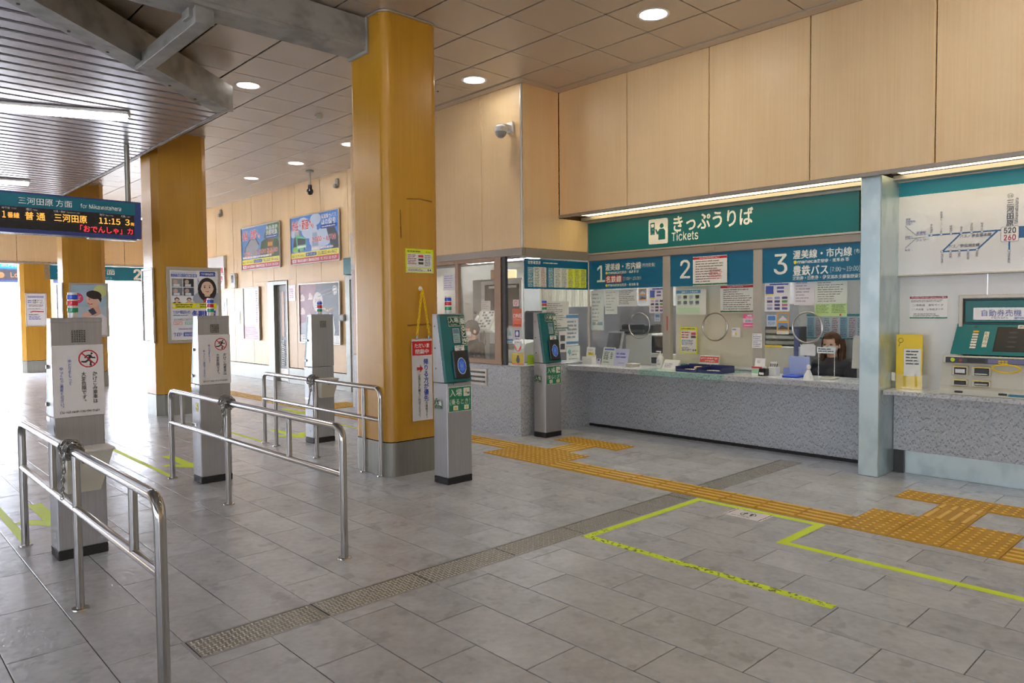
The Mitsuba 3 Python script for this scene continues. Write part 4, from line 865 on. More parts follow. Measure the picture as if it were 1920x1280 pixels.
# ================================================================ posters, notices, boards
def portrait(P, x, y, s, hair=(44, 32, 30), cloth=(176, 180, 190), long=True):
    """a printed bust: hair, face, neck, clothes"""
    P.poly(affinity.scale(Point(x, y - 1.25 * s).buffer(s), 1.5, 0.9), cloth)
    if long: P.poly(affinity.scale(Point(x, y - 0.25 * s).buffer(s), 0.98, 1.25), hair)
    P.rect(x - 0.28 * s, y - 1.0 * s, x + 0.28 * s, y - 0.2 * s, (226, 186, 164)).poly(affinity.scale(Point(x, y).buffer(s), 0.68, 0.86), (236, 200, 180))
    P.poly(affinity.scale(Point(x, y + 0.32 * s).buffer(s), 0.78, 0.66).difference(affinity.scale(Point(x, y - 0.1 * s).buffer(s), 0.62, 0.72)), hair)
    for q in (-1, 1): P.disc(x + q * 0.26 * s, y - 0.02 * s, 0.075 * s, (50, 36, 34)).line([(x + q * 0.14 * s, y + 0.16 * s), (x + q * 0.38 * s, y + 0.17 * s)], 0.04 * s, (70, 50, 44))
    P.line([(x, y - 0.05 * s), (x + 0.04 * s, y - 0.24 * s)], 0.04 * s, (206, 160, 140)).line([(x - 0.2 * s, y - 0.42 * s), (x, y - 0.49 * s), (x + 0.2 * s, y - 0.42 * s)], 0.07 * s, (186, 80, 84))
# winter-course poster on the second pillar
P = Print(0.66, 0.98, (244, 245, 248))
P.rect(0.02, 0.885, 0.37, 0.925, (52, 84, 176)).text('TEP個別で成績倍増', 0.03, 0.893, 0.032, W_, bold=1.2, w=0.33).rect(0.02, 0.93, 0.36, 0.955, (214, 220, 236)).rect(0.41, 0.90, 0.63, 0.965, (40, 66, 150)).text('TEP個別教室', 0.52, 0.918, 0.036, W_, bold=1, al='c', w=0.18)
for i in range(2):
    for j in range(2):
        P.rect(0.025 + 0.155 * i, 0.62 + 0.125 * j, 0.17 + 0.155 * i, 0.735 + 0.125 * j, ((120, 124, 134), (70, 74, 96), (150, 152, 156), (44, 46, 54))[i + 2 * j]).disc(0.075 + 0.155 * i, 0.69 + 0.125 * j, 0.03, (200, 176, 160)).rect(0.05 + 0.155 * i, 0.625 + 0.125 * j, 0.13 + 0.155 * i, 0.66 + 0.125 * j, (230, 232, 236))
portrait(P, 0.09, 0.555, 0.042, (30, 28, 32), (40, 44, 66), False); portrait(P, 0.255, 0.555, 0.042, (50, 40, 34), (196, 184, 160), False)
portrait(P, 0.51, 0.745, 0.135, (36, 30, 32), (168, 176, 190)); P.poly([(0.45, 0.555), (0.51, 0.60), (0.57, 0.555), (0.56, 0.52), (0.51, 0.56), (0.46, 0.52)], (176, 50, 60)).text('合格をつかもう', 0.385, 0.87, 0.026, (90, 110, 170), vert=True)
P.rect(0.02, 0.44, 0.64, 0.515, (238, 226, 20)).lines(0.07, 0.45, 0.32, 0.508, 2, (60, 60, 30)).lines(0.40, 0.45, 0.62, 0.508, 2, (60, 60, 30)).disc(0.045, 0.478, 0.018, W_).disc(0.365, 0.478, 0.018, W_)
P.text('TEP個別の', 0.03, 0.372, 0.048, (44, 66, 160), bold=0.8, w=0.24).text('冬期講習', 0.285, 0.335, 0.09, (40, 60, 166), bold=2, w=0.345).lines(0.03, 0.335, 0.26, 0.358, 1, (90, 100, 130))
for k, c in enumerate(((214, 110, 100), (90, 160, 140), (90, 100, 180), (200, 190, 60))): P.rrect(0.035 + 0.155 * k, 0.215, 0.155 + 0.155 * k, 0.255, 0.01, c).rrect(0.041 + 0.155 * k, 0.221, 0.149 + 0.155 * k, 0.249, 0.008, (246, 246, 248)).lines(0.05 + 0.155 * k, 0.226, 0.14 + 0.155 * k, 0.244, 1, c)
P.lines(0.04, 0.27, 0.60, 0.30, 2, (150, 156, 170)).rect(0.09, 0.14, 0.56, 0.168, (220, 216, 236)).lines(0.11, 0.145, 0.54, 0.163, 1, (120, 100, 150)).text('TEP', 0.03, 0.055, 0.062, (44, 66, 160), 'I', 1).rect(0.165, 0.05, 0.42, 0.105, (70, 84, 170)).text('個別指導学院', 0.18, 0.062, 0.036, W_, bold=0.6, w=0.22).text('個別教室', 0.44, 0.06, 0.042, (44, 66, 160), bold=1, w=0.17)
framed('poster', 'framed winter-course poster with a smiling schoolgirl on an amber pillar', 'poster', P, (-10.655, 3.475, 1.095 - 0.04), UY, 0.045, 0.03)
# smiling woman poster on the third pillar
P = Print(0.60, 0.98, (196, 214, 224))
P.rect(0, 0.55, 0.6, 0.98, (178, 208, 224)).disc(0.5, 0.86, 0.12, (214, 226, 150)).disc(0.10, 0.72, 0.10, (206, 70, 120)).lines(0.03, 0.68, 0.17, 0.76, 3, (250, 230, 240))
P.poly([(0.13, 0.0), (0.22, 0.34), (0.36, 0.45), (0.50, 0.42), (0.60, 0.34), (0.6, 0.0)], (236, 234, 236)).poly([(0.30, 0.42), (0.32, 0.58), (0.46, 0.60), (0.5, 0.42), (0.40, 0.36)], (226, 184, 164)).poly(affinity.rotate(affinity.scale(Point(0.36, 0.68).buffer(0.14), 0.78, 1), 12), (236, 196, 176)).poly(affinity.rotate(affinity.scale(Point(0.385, 0.785).buffer(0.14), 0.95, 0.58), -10), (44, 34, 34)).poly([(0.46, 0.80), (0.52, 0.72), (0.50, 0.64), (0.46, 0.70)], (44, 34, 34))
P.line([(0.27, 0.63), (0.31, 0.60), (0.36, 0.61)], 0.014, (190, 70, 80)).disc(0.30, 0.70, 0.011, (50, 36, 36)).disc(0.385, 0.715, 0.011, (50, 36, 36)).poly(affinity.rotate(sbox(0.30, 0.40, 0.40, 0.52), 30), (64, 62, 76)).poly(affinity.scale(Point(0.25, 0.40).buffer(0.06), 1.4, 0.8), (236, 196, 176)).rect(0.03, 0.20, 0.20, 0.25, (196, 60, 100)).rect(0.03, 0.12, 0.25, 0.17, (90, 90, 96)).lines(0.05, 0.13, 0.23, 0.16, 1, W_)
framed('poster', 'framed poster of a smiling woman with a cup on the third pillar', 'poster', P, (-15.925, 3.40, 1.02), UY, 0.035, 0.03)
# notice on the farthest pillar
P = Print(0.40, 0.78, (240, 240, 244)); P.rect(0.03, 0.68, 0.37, 0.73, (150, 156, 200)).text('名鉄ネット', 0.13, 0.60, 0.05, (30, 30, 36), bold=1.5, w=0.22).text('予約サービス', 0.13, 0.545, 0.045, (30, 30, 36), bold=1.5, w=0.24).lines(0.03, 0.55, 0.12, 0.64, 2, (70, 84, 160)).lines(0.04, 0.46, 0.36, 0.52, 2, (120, 120, 126)).rect(0.03, 0.41, 0.28, 0.418, (40, 40, 44)).rect(0, 0.395, 0.4, 0.4, (160, 160, 164)).line([(0.08, 0.33), (0.14, 0.35), (0.36, 0.34)], 0.025, (170, 60, 64)).rect(0.04, 0.26, 0.25, 0.275, (40, 40, 44)).lines(0.04, 0.14, 0.30, 0.24, 3, (80, 90, 160))
framed('notice_board', 'framed two-part notice on the farthest amber pillar', 'notice', P, (-21.145, 3.545, 1.165), UY, 0.02, 0.03)
# posters on the pillars' front faces, seen at a slant
for x0, y, z, w, lab in ((-11.13, 3.285, 1.05, 0.42, 'framed timetable on the purple-shaded side of the second pillar'), (-16.42, 3.285, 1.03, 0.40, 'framed sheet on the shaded side of the third pillar')):
    P = Print(w, 0.98, (206, 208, 214)); P.lines(0.03, 0.30, w - 0.03, 0.92, 16, (110, 116, 140), 0.5).rect(0.2, 0.45, w - 0.04, 0.56, (214, 150, 120)).rect(0.03, 0.06, w - 0.03, 0.24, (222, 214, 206)).lines(0.05, 0.1, w - 0.05, 0.2, 3, (150, 150, 160))
    framed('timetable_frame', lab, 'notice', P, (x0, y, z), UX, 0.03, 0.025)

# bus posters on the left wall
def bus_poster(x0, label, city, sub, bg, draw, price, w=1.86):
    P = Print(w, 0.90, bg); draw(P)
    P.text(city, 0.035, 0.66, 0.21, (246, 246, 250), bold=5, w=0.98).text(city, 0.035, 0.66, 0.21, (200, 22, 44), bold=1.4, w=0.98)
    P.rect(1.20, 0.60, 1.80, 0.665, (30, 70, 160)).lines(1.24, 0.615, 1.76, 0.65, 1, W_).text(sub[0], 1.22, 0.79, 0.085, (244, 246, 252), bold=1.5, w=0.56).text(sub[1], 1.22, 0.68, 0.11, (244, 246, 252), bold=2, w=0.54)
    P.rect(0, 0.105, w, 0.21, (234, 220, 20)).text('高速バスのご予約・お問合せは', 0.04, 0.132, 0.048, (40, 40, 40), bold=0.8, w=0.52).rrect(0.60, 0.125, 1.03, 0.19, 0.03, (34, 60, 140)).text('豊鉄バス予約センター', 0.63, 0.14, 0.04, W_, bold=0.6, w=0.37).text('TEL 0532-44-8412', 1.06, 0.13, 0.075, (34, 44, 110), 'I', 2, w=0.74)
    P.rect(0, 0, w, 0.105, (184, 26, 52)).rect(0.04, 0.02, 0.22, 0.085, W_).text('ご案内', 0.055, 0.032, 0.05, (184, 26, 52), bold=1).text('車両広告募集中! 豊鉄観光広告部', 0.25, 0.03, 0.06, W_, bold=1.2, w=0.88).text('TEL 0532-53-2139', 1.17, 0.032, 0.058, W_, 'I', 1.5, w=0.6)
    for x, y, h, t, ww in price:
        P.text(t, x, y, h, (246, 246, 250), 'I', 5, w=ww).text(t, x, y, h, (206, 24, 44), 'I', 1.5, w=ww)
    P.lines(0.85 if len(price) == 1 else 0.05, 0.225, w - 0.06, 0.28, 1, (246, 240, 240), 0.7)
    framed('bus_poster', label, 'poster', P, (x0, 6.78, 2.385), UX, 0.022, 0.03)
def d1(P):
    P.rect(0, 0.2, 1.86, 0.9, (92, 140, 196)).poly([(0.85, 0.2), (1.0, 0.55), (1.25, 0.62), (1.6, 0.66), (1.86, 0.5), (1.86, 0.2)], (52, 84, 40)).poly([(1.1, 0.62), (1.3, 0.9), (1.86, 0.9), (1.86, 0.55)], (66, 110, 70))
    P.poly([(0.08, 0.22), (0.22, 0.46), (0.45, 0.62), (0.7, 0.62), (0.86, 0.5), (0.74, 0.22)], (150, 154, 160)).line([(0.05, 0.2), (0.2, 0.48), (0.45, 0.64), (0.72, 0.64), (0.88, 0.5)], 0.035, (60, 66, 76)).rect(1.26, 0.26, 1.58, 0.36, (170, 120, 40)).poly([(1.18, 0.37), (1.66, 0.37), (1.52, 0.45), (1.32, 0.45)], (120, 76, 30)).rect(1.3, 0.44, 1.54, 0.52, (206, 150, 50)).poly([(1.24, 0.52), (1.6, 0.52), (1.46, 0.6), (1.38, 0.6)], (120, 76, 30)).rect(1.36, 0.6, 1.48, 0.64, (206, 150, 50))
def d2(P):
    P.rect(0, 0.2, 1.86, 0.9, (70, 130, 210))
    for x, y, r in ((0.5, 0.75, 0.16), (0.75, 0.62, 0.2), (1.0, 0.8, 0.14), (1.3, 0.45, 0.22), (0.15, 0.6, 0.12), (1.05, 0.42, 0.2)): P.poly(affinity.scale(Point(x, y).buffer(r), 1.5, 0.8), (196, 214, 240))
    P.poly([(0.1, 0.2), (0.16, 0.62), (0.38, 0.66), (0.5, 0.2)], (176, 180, 188)).poly([(0.30, 0.2), (0.34, 0.64), (0.38, 0.66), (0.5, 0.2)], (130, 136, 148)).poly([(0.82, 0.2), (0.85, 0.58), (1.08, 0.6), (1.16, 0.2)], (206, 212, 222)).poly([(0.86, 0.3), (0.88, 0.55), (1.05, 0.56), (1.1, 0.3)], (150, 176, 210)).poly([(1.40, 0.62), (1.62, 0.72), (1.86, 0.40), (1.86, 0.2), (1.6, 0.2)], (60, 66, 76))
    P.poly([(0.06, 0.25), (0.12, 0.52), (0.22, 0.56), (0.62, 0.48), (0.62, 0.27), (0.3, 0.23)], (96, 196, 150)).poly([(0.08, 0.32), (0.13, 0.50), (0.21, 0.53), (0.24, 0.34)], (36, 46, 54)).poly([(0.27, 0.36), (0.27, 0.5), (0.6, 0.46), (0.6, 0.36)], (44, 60, 66)).poly([(0.06, 0.25), (0.25, 0.23), (0.25, 0.32), (0.08, 0.31)], (140, 210, 60)).disc(0.33, 0.25, 0.035, (40, 40, 40)).disc(0.55, 0.28, 0.03, (40, 40, 40)).rect(0.26, 0.30, 0.62, 0.34, (236, 240, 236))
bus_poster(-15.96, 'framed bus poster with a golden pavilion, farther of two on the far wall', '長島・京都へ。', ('長島温泉', '京都特急'), (92, 140, 196), d1, [(0.12, 0.28, 0.12, '1,500', 0.34), (0.72, 0.31, 0.11, '2,500', 0.5), (1.26, 0.31, 0.11, '5,100', 0.5)])
bus_poster(-13.60, 'framed bus poster with a green coach, nearer of two on the far wall', '渋谷・新宿へ。', ('高速乗合バス', 'ほの国号'), (70, 130, 210), d2, [(0.86, 0.38, 0.12, '3,200 - 6,700', 0.9)])
# tall poster and cafe poster
P = Print(0.78, 1.11, (206, 204, 200)); P.poly(affinity.scale(Point(0.36, 0.75).buffer(0.2), 1, 1.4), (184, 184, 178)).poly(affinity.scale(Point(0.42, 0.6).buffer(0.2), 1.3, 0.9), (222, 220, 214)).lines(0.62, 0.35, 0.74, 1.06, 14, (150, 110, 120), 0.6).rect(0, 0, 0.78, 0.30, (190, 150, 160)).lines(0.05, 0.04, 0.7, 0.27, 6, (140, 80, 100)).rect(0.6, 0.25, 0.74, 0.32, (214, 180, 120))
framed('poster', 'narrow faded poster in a steel frame left of the steel door', 'poster', P, (-15.93, 6.78, 0.86), UX, 0.025, 0.03)
P = Print(1.52, 1.10, (60, 52, 52)); P.poly([(0, 0.2), (0, 1.1), (0.66, 1.1), (0.58, 0.6), (0.62, 0.2)], (132, 52, 58)).poly([(0.55, 0.2), (0.66, 1.1), (1.52, 1.1), (1.52, 0.1)], (52, 46, 48))
for x, y in ((0.1, 0.86), (0.42, 0.88), (0.1, 0.60), (0.3, 0.35)): P.disc(x, y, 0.06, (214, 190, 170)).disc(x + 0.06, y - 0.02, 0.045, (214, 190, 170)).rect(x - 0.08, y - 0.07, x + 0.1, y - 0.04, (230, 214, 200))
P.disc(0.72, 0.76, 0.19, (206, 196, 188)).text('季の香', 0.72, 0.76, 0.085, (150, 90, 80), al='c').lines(0.62, 0.64, 0.84, 0.72, 2, (150, 120, 110)).disc(1.36, 0.97, 0.085, (226, 222, 214)).ring(1.36, 0.97, 0.07, 0.01, (90, 80, 70))
for k in range(9): P.disc(0.86 + 0.05 * k, 0.62 + 0.02 * math.sin(k), 0.018, (226, 170, 90))
P.line([(0.72, 0.86), (1.5, 0.98)], 0.02, (120, 110, 104)).line([(0.76, 0.93), (1.5, 1.04)], 0.015, (96, 90, 88)).poly([(1.1, 0.02), (1.06, 0.3), (1.16, 0.56), (1.3, 0.5), (1.36, 0.22), (1.26, 0.0)], (206, 214, 210)).poly([(1.16, 0.2), (1.2, 0.5), (1.28, 0.46), (1.26, 0.22)], (120, 160, 130)).poly([(0.34, 0.2), (0.36, 0.5), (0.40, 0.56), (0.44, 0.5), (0.46, 0.2)], (190, 190, 196)).poly([(0.02, 0.15), (0.04, 0.36), (0.3, 0.38), (0.32, 0.15)], (150, 150, 160)).rect(0, 0, 1.52, 0.14, (226, 224, 220)).lines(0.1, 0.03, 0.8, 0.12, 2, (150, 130, 130)).rect(1.12, 0.02, 1.38, 0.13, W_)
framed('poster', 'large dark red cafe poster in a steel frame behind the third gate', 'poster', P, (-13.28, 6.78, 0.862), UX, 0.03, 0.035)
for x, z, w, h, lab, ln in ((-13.82, 1.66, 0.30, 0.32, 'small framed sheet with red print between the steel door and the cafe poster', (190, 90, 90)), (-16.50, 1.185, 0.28, 0.29, 'small white sheet on the far wall below the fire alarm', (190, 190, 186))):
    P = Print(w, h, (238, 238, 240)); P.lines(0.05, 0.05, w - 0.05, h - 0.06, 5, ln); on_y(P, 'notice', x, 6.793, z, label=lab, cat='notice')
# fire alarm
a = thing('fire_alarm', 'red fire alarm lamp above a cream call box on the far wall', 'fire alarm')
put('lamp', lathe([(0.11, 0.0), (0.11, 0.015), (0.09, 0.05), (0.06, 0.075), (0.0, 0.085)], (-16.40, 6.795, 2.54), 20, 'y') if False else (lambda q: (q[0], q[1]))(lathe([(0.0, 0.085), (0.06, 0.075), (0.09, 0.05), (0.11, 0.015), (0.11, 0.0)], (-16.40, 6.797, 2.54), 20, 'y')), 'lens_red', a, smooth=True)
put('call_box', cbox(-16.58, -16.32, 6.74, 6.80, 1.99, 2.33, 0.015), 'beige_plastic', a); put('window', box(-16.53, -16.42, 6.735, 6.742, 2.12, 2.29), 'black_plastic', a)
# charging-machine and defibrillator signs
P = Print(1.0, 0.20, (236, 236, 236)); P.text('チャージ機', 0.10, 0.045, 0.13, (190, 30, 50), bold=1.6, w=0.84); on_y(P, 'sign', -17.93, 6.74, 2.34, label='white sign with red lettering for the charging machine, left end of the far wall', cat='sign')
put('sign_box', cbox(-17.93, -16.93, 6.735, 6.80, 2.50, 2.76, 0.01), 'white_plastic', label='blank white box sign above the red-lettered charging machine sign', cat='sign')
P = Print(0.40, 0.33, (240, 240, 240))
hrt = unary_union([Point(-0.04, 0.03).buffer(0.058), Point(0.04, 0.03).buffer(0.058), Polygon([(-0.095, 0.012), (0.095, 0.012), (0, -0.11)])]); P.poly(affinity.translate(hrt, 0.2, 0.22), (190, 24, 44)).poly([(0.21, 0.26), (0.17, 0.205), (0.2, 0.205), (0.18, 0.15), (0.24, 0.22), (0.205, 0.22)], (245, 245, 245)).text('AED', 0.2, 0.03, 0.10, (60, 40, 44), 'I', 2, 'c')
on_y(P, 'sign', -17.34, 6.745, 1.995, label='white AED sign with a red heart below the charging machine sign', cat='sign')
# steel door
d = thing('door_1', 'narrow grey steel door with a louvre and a steel frame in the far wall', None, kind='structure')
put('frame', cat(cbox(-14.77, -14.46, 6.78, 6.95, 0, 2.05), cbox(-13.90, -13.85, 6.78, 6.95, 0, 2.05), cbox(-14.77, -13.85, 6.78, 6.95, 2.0, 2.08)), 'steel_skirt', d)
put('leaf', cbox(-14.46, -13.90, 6.86, 6.90, 0.0, 2.0), 'grey_plastic', d)
put('sight_glass', box(-14.27, -14.15, 6.853, 6.861, 0.93, 1.86), 'bronze_frame', d); put('louvre', cat(*[cbox(-14.27, -14.15, 6.84, 6.86, 0.34 + 0.045 * k, 0.362 + 0.045 * k, 0.004) for k in range(12)]), 'white_plastic', d, kind='stuff'); put('louvre_back', box(-14.27, -14.15, 6.857, 6.862, 0.32, 0.89), 'black_plastic', d)
put('kick_plate', box(-14.44, -13.92, 6.855, 6.861, 0.02, 0.27), 'aluminium', d); put('handle', cyl((-13.99, 6.83, 1.0), (-13.99, 6.86, 1.0), 0.02, 10), 'chrome', d)
d = thing('door_2', 'dark doorway with a white door standing ajar at the end of the far wall', None, kind='structure')
put('opening', box(-18.2, -17.35, 6.788, 6.80, 0, 1.95), 'black_plastic', d); put('leaf', cbox(-18.15, -17.62, 6.775, 6.79, 0, 1.93), 'white_plastic', d); put('frame', cat(cbox(-18.25, -18.18, 6.77, 6.81, 0, 2.0), cbox(-17.40, -17.33, 6.77, 6.81, 0, 2.0), cbox(-18.25, -17.33, 6.77, 6.81, 1.94, 2.0)), 'aluminium', d)  # flat black sheet stands in for the shade inside the doorway
P = Print(0.30, 0.42, (236, 236, 236)); P.rect(0.1, 0.12, 0.2, 0.32, (70, 74, 84)); on_y(P, 'notice', -17.25, 6.792, 1.36, label='small white notice right of the door ajar', cat='notice')
# entrance frame with a teal board, half hidden by the near pillar
d = thing('door_3', 'grey-brown entrance frame at the end of the far wall beside the near pillar', None, kind='structure')
put('post', cbox(-11.52, -11.37, 6.74, 6.82, 0, 2.08), 'steel_skirt', d); put('post', cbox(-9.75, -9.6, 6.74, 6.82, 0, 2.08), 'steel_skirt', d); put('lintel', cbox(-11.37, -9.75, 6.74, 6.82, 2.0, 2.08), 'steel_skirt', d); put('leaf', cbox(-11.37, -9.75, 6.785, 6.80, 0, 2.0), 'white_plastic', d)
put('sign', cbox(-11.5, -9.6, 6.70, 6.80, 2.09, 2.385, 0.006), 'teal', label='teal sign board over the entrance frame, mostly hidden by the near pillar', cat='sign')
put('letter_box', cbox(-11.70, -11.53, 6.70, 6.80, 1.27, 1.385, 0.012), 'grey_plastic', label='small grey metal box on the wall right of the cafe poster', cat='box')

# ================================================================ departure board
b = thing('departure_board', 'hanging teal departure board with orange LED lettering at the left edge', 'departure board')
bx, y0, y1, z0, z1 = -10.2, -0.2, 3.0, 2.39, 2.865
put('case', cbox(bx - 0.25, bx, y0, y1, z0, z1, 0.01), 'navy', b)
P = Print(y1 - y0, z1 - z0, (44, 58, 112), 0.002); q = lambda y: y - y0
P.rect(0, 0.305, q(2.93), 0.455, (0, 96, 108)).rect(0, 0.045, q(2.915), 0.30, (26, 25, 26)).rect(0, 0.14, q(2.915), 0.145, (44, 42, 42))
P.text('三河田原 方面', q(1.66), 0.345, 0.088, W_, bold=0.8, w=0.565).text('for Mikawatahara', q(2.31), 0.345, 0.072, W_, 'I', 0.8, w=0.46)
for y, t, e, w1, w2 in ((1.50, 'のりば', 'Track', 0.085, 0.055), (1.74, '種別', 'Type', 0.06, 0.045), (2.02, '行先・経由', 'Destination Via', 0.13, 0.14), (2.52, '時刻', 'Dep.Time', 0.055, 0.085), (2.76, '両数', 'Cars', 0.055, 0.045)):
    P.text(t, q(y), 0.268, 0.03, W_, w=w1).text(e, q(y) + w1 + 0.01, 0.270, 0.02, W_, 'I', w=w2)
on_x(P, 'face', bx + 0.003, y0, z0, parent=b)
def led(items, col):
    for t, y, z, h, f, w in items:
        Pq = Print(3.2, 0.5, (0, 0, 0)); Pq.text(t, q(y), z - z0, h, col, f, 1.4, w=w)
        v, f2 = np.vstack(Pq.V[1:]), np.vstack(Pq.F[1:]) - 8
        put('led_text', (np.column_stack([np.full(len(v), bx + 0.0065), y0 + v[:, 0], z0 + v[:, 1]]), f2), 'black_plastic', b, emitter={'type': 'area', 'radiance': {'type': 'rgb', 'value': [1.3 * x for x in col]}, 'sampling_weight': 0.02})
led([('1', 1.50, 2.555, 0.10, 'J', 0.045), ('番線', 1.555, 2.562, 0.07, 'J', 0.12), ('普 通', 1.725, 2.555, 0.10, 'J', 0.21), ('三河田原', 2.02, 2.558, 0.10, 'J', 0.36), ('11:15', 2.50, 2.560, 0.098, 'J', 0.255), ('3', 2.805, 2.560, 0.098, 'J', 0.06), ('両', 2.87, 2.560, 0.045, 'J', 0.045)], (1.0, 0.42, 0.06))
led([('「おでんしゃ」カ', 2.245, 2.45, 0.09, 'J', 0.66)], (1.0, 0.03, 0.05))
put('hanger_pole', cyl((bx - 0.12, 2.885, z1), (bx - 0.12, 2.885, SZ + 0.02), 0.032, 14), 'steel_skirt', b, smooth=40)
put('lower_lamp', cbox(bx - 0.16, bx - 0.04, 2.40, 2.96, z0 - 0.022, z0, 0.008), 'white_plastic', b)
# platform 2 sign and the far outdoor board
P = Print(2.6, 0.36, (0, 104, 128)); P.text('三河田原 方面', 0.25, 0.16, 0.16, W_, bold=0.8, w=1.35).text('for Mikawatahara', 0.50, 0.035, 0.10, (150, 200, 214), 'I', w=1.02).text('2', 2.02, 0.045, 0.36, W_, 'I', 3)
on_x(P, 'platform_sign', -21.15, 3.95, 2.31, label='teal platform 2 sign under the far header between two pillars', cat='sign')

# ================================================================ cameras, detector on ceiling
def cctv(x, y, z, label, dome=True):
    c = thing('security_camera', label, 'security camera')
    put('bracket', cat(cbox(x - 0.05, x + 0.05, y + 0.10, y + 0.13, z + 0.02, z + 0.14), cbox(x - 0.035, x + 0.035, y - 0.02, y + 0.11, z + 0.05, z + 0.10)), 'white_plastic', c)
    put('dome_housing', lathe([(0.0, 0.09), (0.045, 0.085), (0.07, 0.06), (0.075, 0.02), (0.07, 0.01), (0.0, 0.01)], (x, y - 0.03, z), 24), 'white_plastic', c, smooth=35)
    put('lens_dome', lathe([(0.065, 0.012), (0.055, -0.025), (0.03, -0.05), (0.0, -0.056)], (x, y - 0.03, z), 24), 'grey_plastic', c, smooth=True)
cctv(-6.03, 5.55, 3.40, 'white dome camera on the beech wall beside its corner')
c = thing('security_camera', 'dark camera hanging under the ceiling above the bus posters', 'security camera')
put('stem', cyl((-12.0, 6.35, 3.70), (-12.0, 6.35, CZ), 0.02, 10), 'grey_plastic', c); put('plate', cyl((-12.0, 6.35, CZ - 0.03), (-12.0, 6.35, CZ), 0.07, 16), 'grey_plastic', c); put('body', cat(cyl((-12.0, 6.35, 3.62), (-12.0, 6.35, 3.70), 0.035, 12), move(lathe([(0, 0.05), (0.05, 0.04), (0.06, 0), (0.04, -0.05), (0, -0.065)], n=16), (-12.0, 6.35, 3.585))), 'black_plastic', c, smooth=35)
for x, z, lab in ((-11.8, 3.75, 'small bracket high on the far wall right of the hanging camera'), (-17.14, 3.76, 'small bracket high on the far wall at its left end')):
    put('wall_bracket', cat(cbox(x - 0.04, x + 0.04, 6.76, 6.80, z - 0.07, z + 0.09, 0.01), cyl((x, 6.72, z - 0.05), (x, 6.78, z - 0.05), 0.04, 12)), 'grey_plastic', label=lab, cat='bracket')
s = thing('smoke_detector', 'cream smoke detector on the tiled ceiling', 'smoke detector')
put('base', lathe([(0.0, -0.02), (0.05, -0.02), (0.055, 0.0)], (-8.594, 4.694, CZ), 20), 'beige_plastic', s, smooth=35); put('head', lathe([(0.0, -0.055), (0.03, -0.05), (0.042, -0.02)], (-8.594, 4.694, CZ), 20), 'beige_plastic', s, smooth=35)
v = thing('ceiling_hatch', 'square access hatch in the ceiling by the beech wall', 'hatch'); put('panel', cbox(-6.95, -6.55, 5.05, 5.40, CZ - 0.006, CZ + 0.004), 'ceiling_panel', v); put('latch', cyl((-6.75, 5.2, CZ - 0.012), (-6.75, 5.2, CZ), 0.012, 10), 'dark_grey', v)

# ================================================================ inside the ticket office
K = dict(kind='structure')
put('wall_office_back', box(-9.6, -2.32, 9.6, 9.7, 0, 2.6), 'white_wall', label='white back wall of the ticket office', **K)
put('wall_office_left', box(-9.6, -9.5, 5.72, 9.6, 0, 2.6), 'white_wall', label='white end wall of the ticket office', **K)
put('wall_office_right', box(-2.47, -2.32, 6.88, 9.6, 0, 2.6), 'white_wall', label='white side wall of the ticket office by the steel column', **K)
put('ceiling_office', box(-9.6, -2.32, 6.91, 9.7, 2.6, 2.7), 'white_wall', label='white ceiling of the ticket office', **K)
put('ceiling_booth', box(-9.5, -5.95, 5.73, 6.9, 2.085, 2.09), 'white_wall', label='white ceiling of the booth corner', **K)
put('floor_office', cat(box(-9.5, -5.96, 5.73, 6.9, -0.001, 0.003), box(-9.5, -2.48, 6.91, 9.6, -0.001, 0.003)), 'dark_grey', label='dark office floor', **K)
for x, y, ln in ((-8.2, 8.2, 1.3), (-6.4, 8.4, 1.3), (-4.6, 8.2, 1.3), (-3.1, 8.0, 0.9)):
    l = thing('office_light', 'flat white ceiling light inside the ticket office', 'ceiling light', 'lights inside the ticket office')
    put('panel', box(x - ln / 2, x + ln / 2, y - 0.16, y + 0.16, 2.57, 2.575), 'white_plastic', l, emitter=glow((0.96, 1.0, 1.0), OFFICE * (0.7 if x < -7 else 1.0))); put('tray', box(x - ln / 2 - 0.02, x + ln / 2 + 0.02, y - 0.18, y + 0.18, 2.576, 2.6), 'white_plastic', l)
l = thing('office_light', 'flat white ceiling light inside the booth corner', 'ceiling light', 'lights inside the ticket office')
put('panel', box(-7.6, -6.3, 6.2, 6.4, 2.06, 2.065), 'white_plastic', l, emitter=glow((0.96, 1.0, 1.0), OFFICE * 0.3)); put('tray', box(-7.62, -6.28, 6.18, 6.42, 2.066, 2.083), 'white_plastic', l)
put('partition_screen', cat(cbox(-7.9, -3.8, 8.2, 8.24, 0.0, 1.48), cbox(-7.92, -7.86, 8.19, 8.25, 0, 1.5)), 'partition', label='grey partition screen inside the office behind window 1', cat='partition')
bl = thing('roller_blind', 'cream roller blind drawn down behind ticket window 2', 'blind')
put('cloth', box(-4.69, -3.66, 6.93, 6.935, 0.80, 1.75), 'cream_blind', bl); put('bottom_bar', cbox(-4.69, -3.66, 6.922, 6.94, 0.79, 0.815, 0.004), 'white_plastic', bl)
sl = thing('slatted_blind', 'white slatted blind on the inner wall behind ticket window 1', 'blind')
for k in range(14): put('slat', box(-8.9, -7.2, 9.575, 9.6, 1.5 + 0.04 * k, 1.692 + 0.04 * k), 'white_plastic', sl)
de = thing('office_desk', 'white desk running behind the ticket windows inside the office', 'desk')
put('top', cbox(-5.86, -2.48, 6.98, 7.36, 0.70, 0.73), 'white_plastic', de); put('apron', box(-5.86, -3.5, 7.33, 7.35, 0.0, 0.70), 'grey_plastic', de); put('leg', box(-2.52, -2.49, 7.0, 7.34, 0.0, 0.70), 'grey_plastic', de)
de = thing('booth_desk', 'white desk along the booth windows', 'desk')
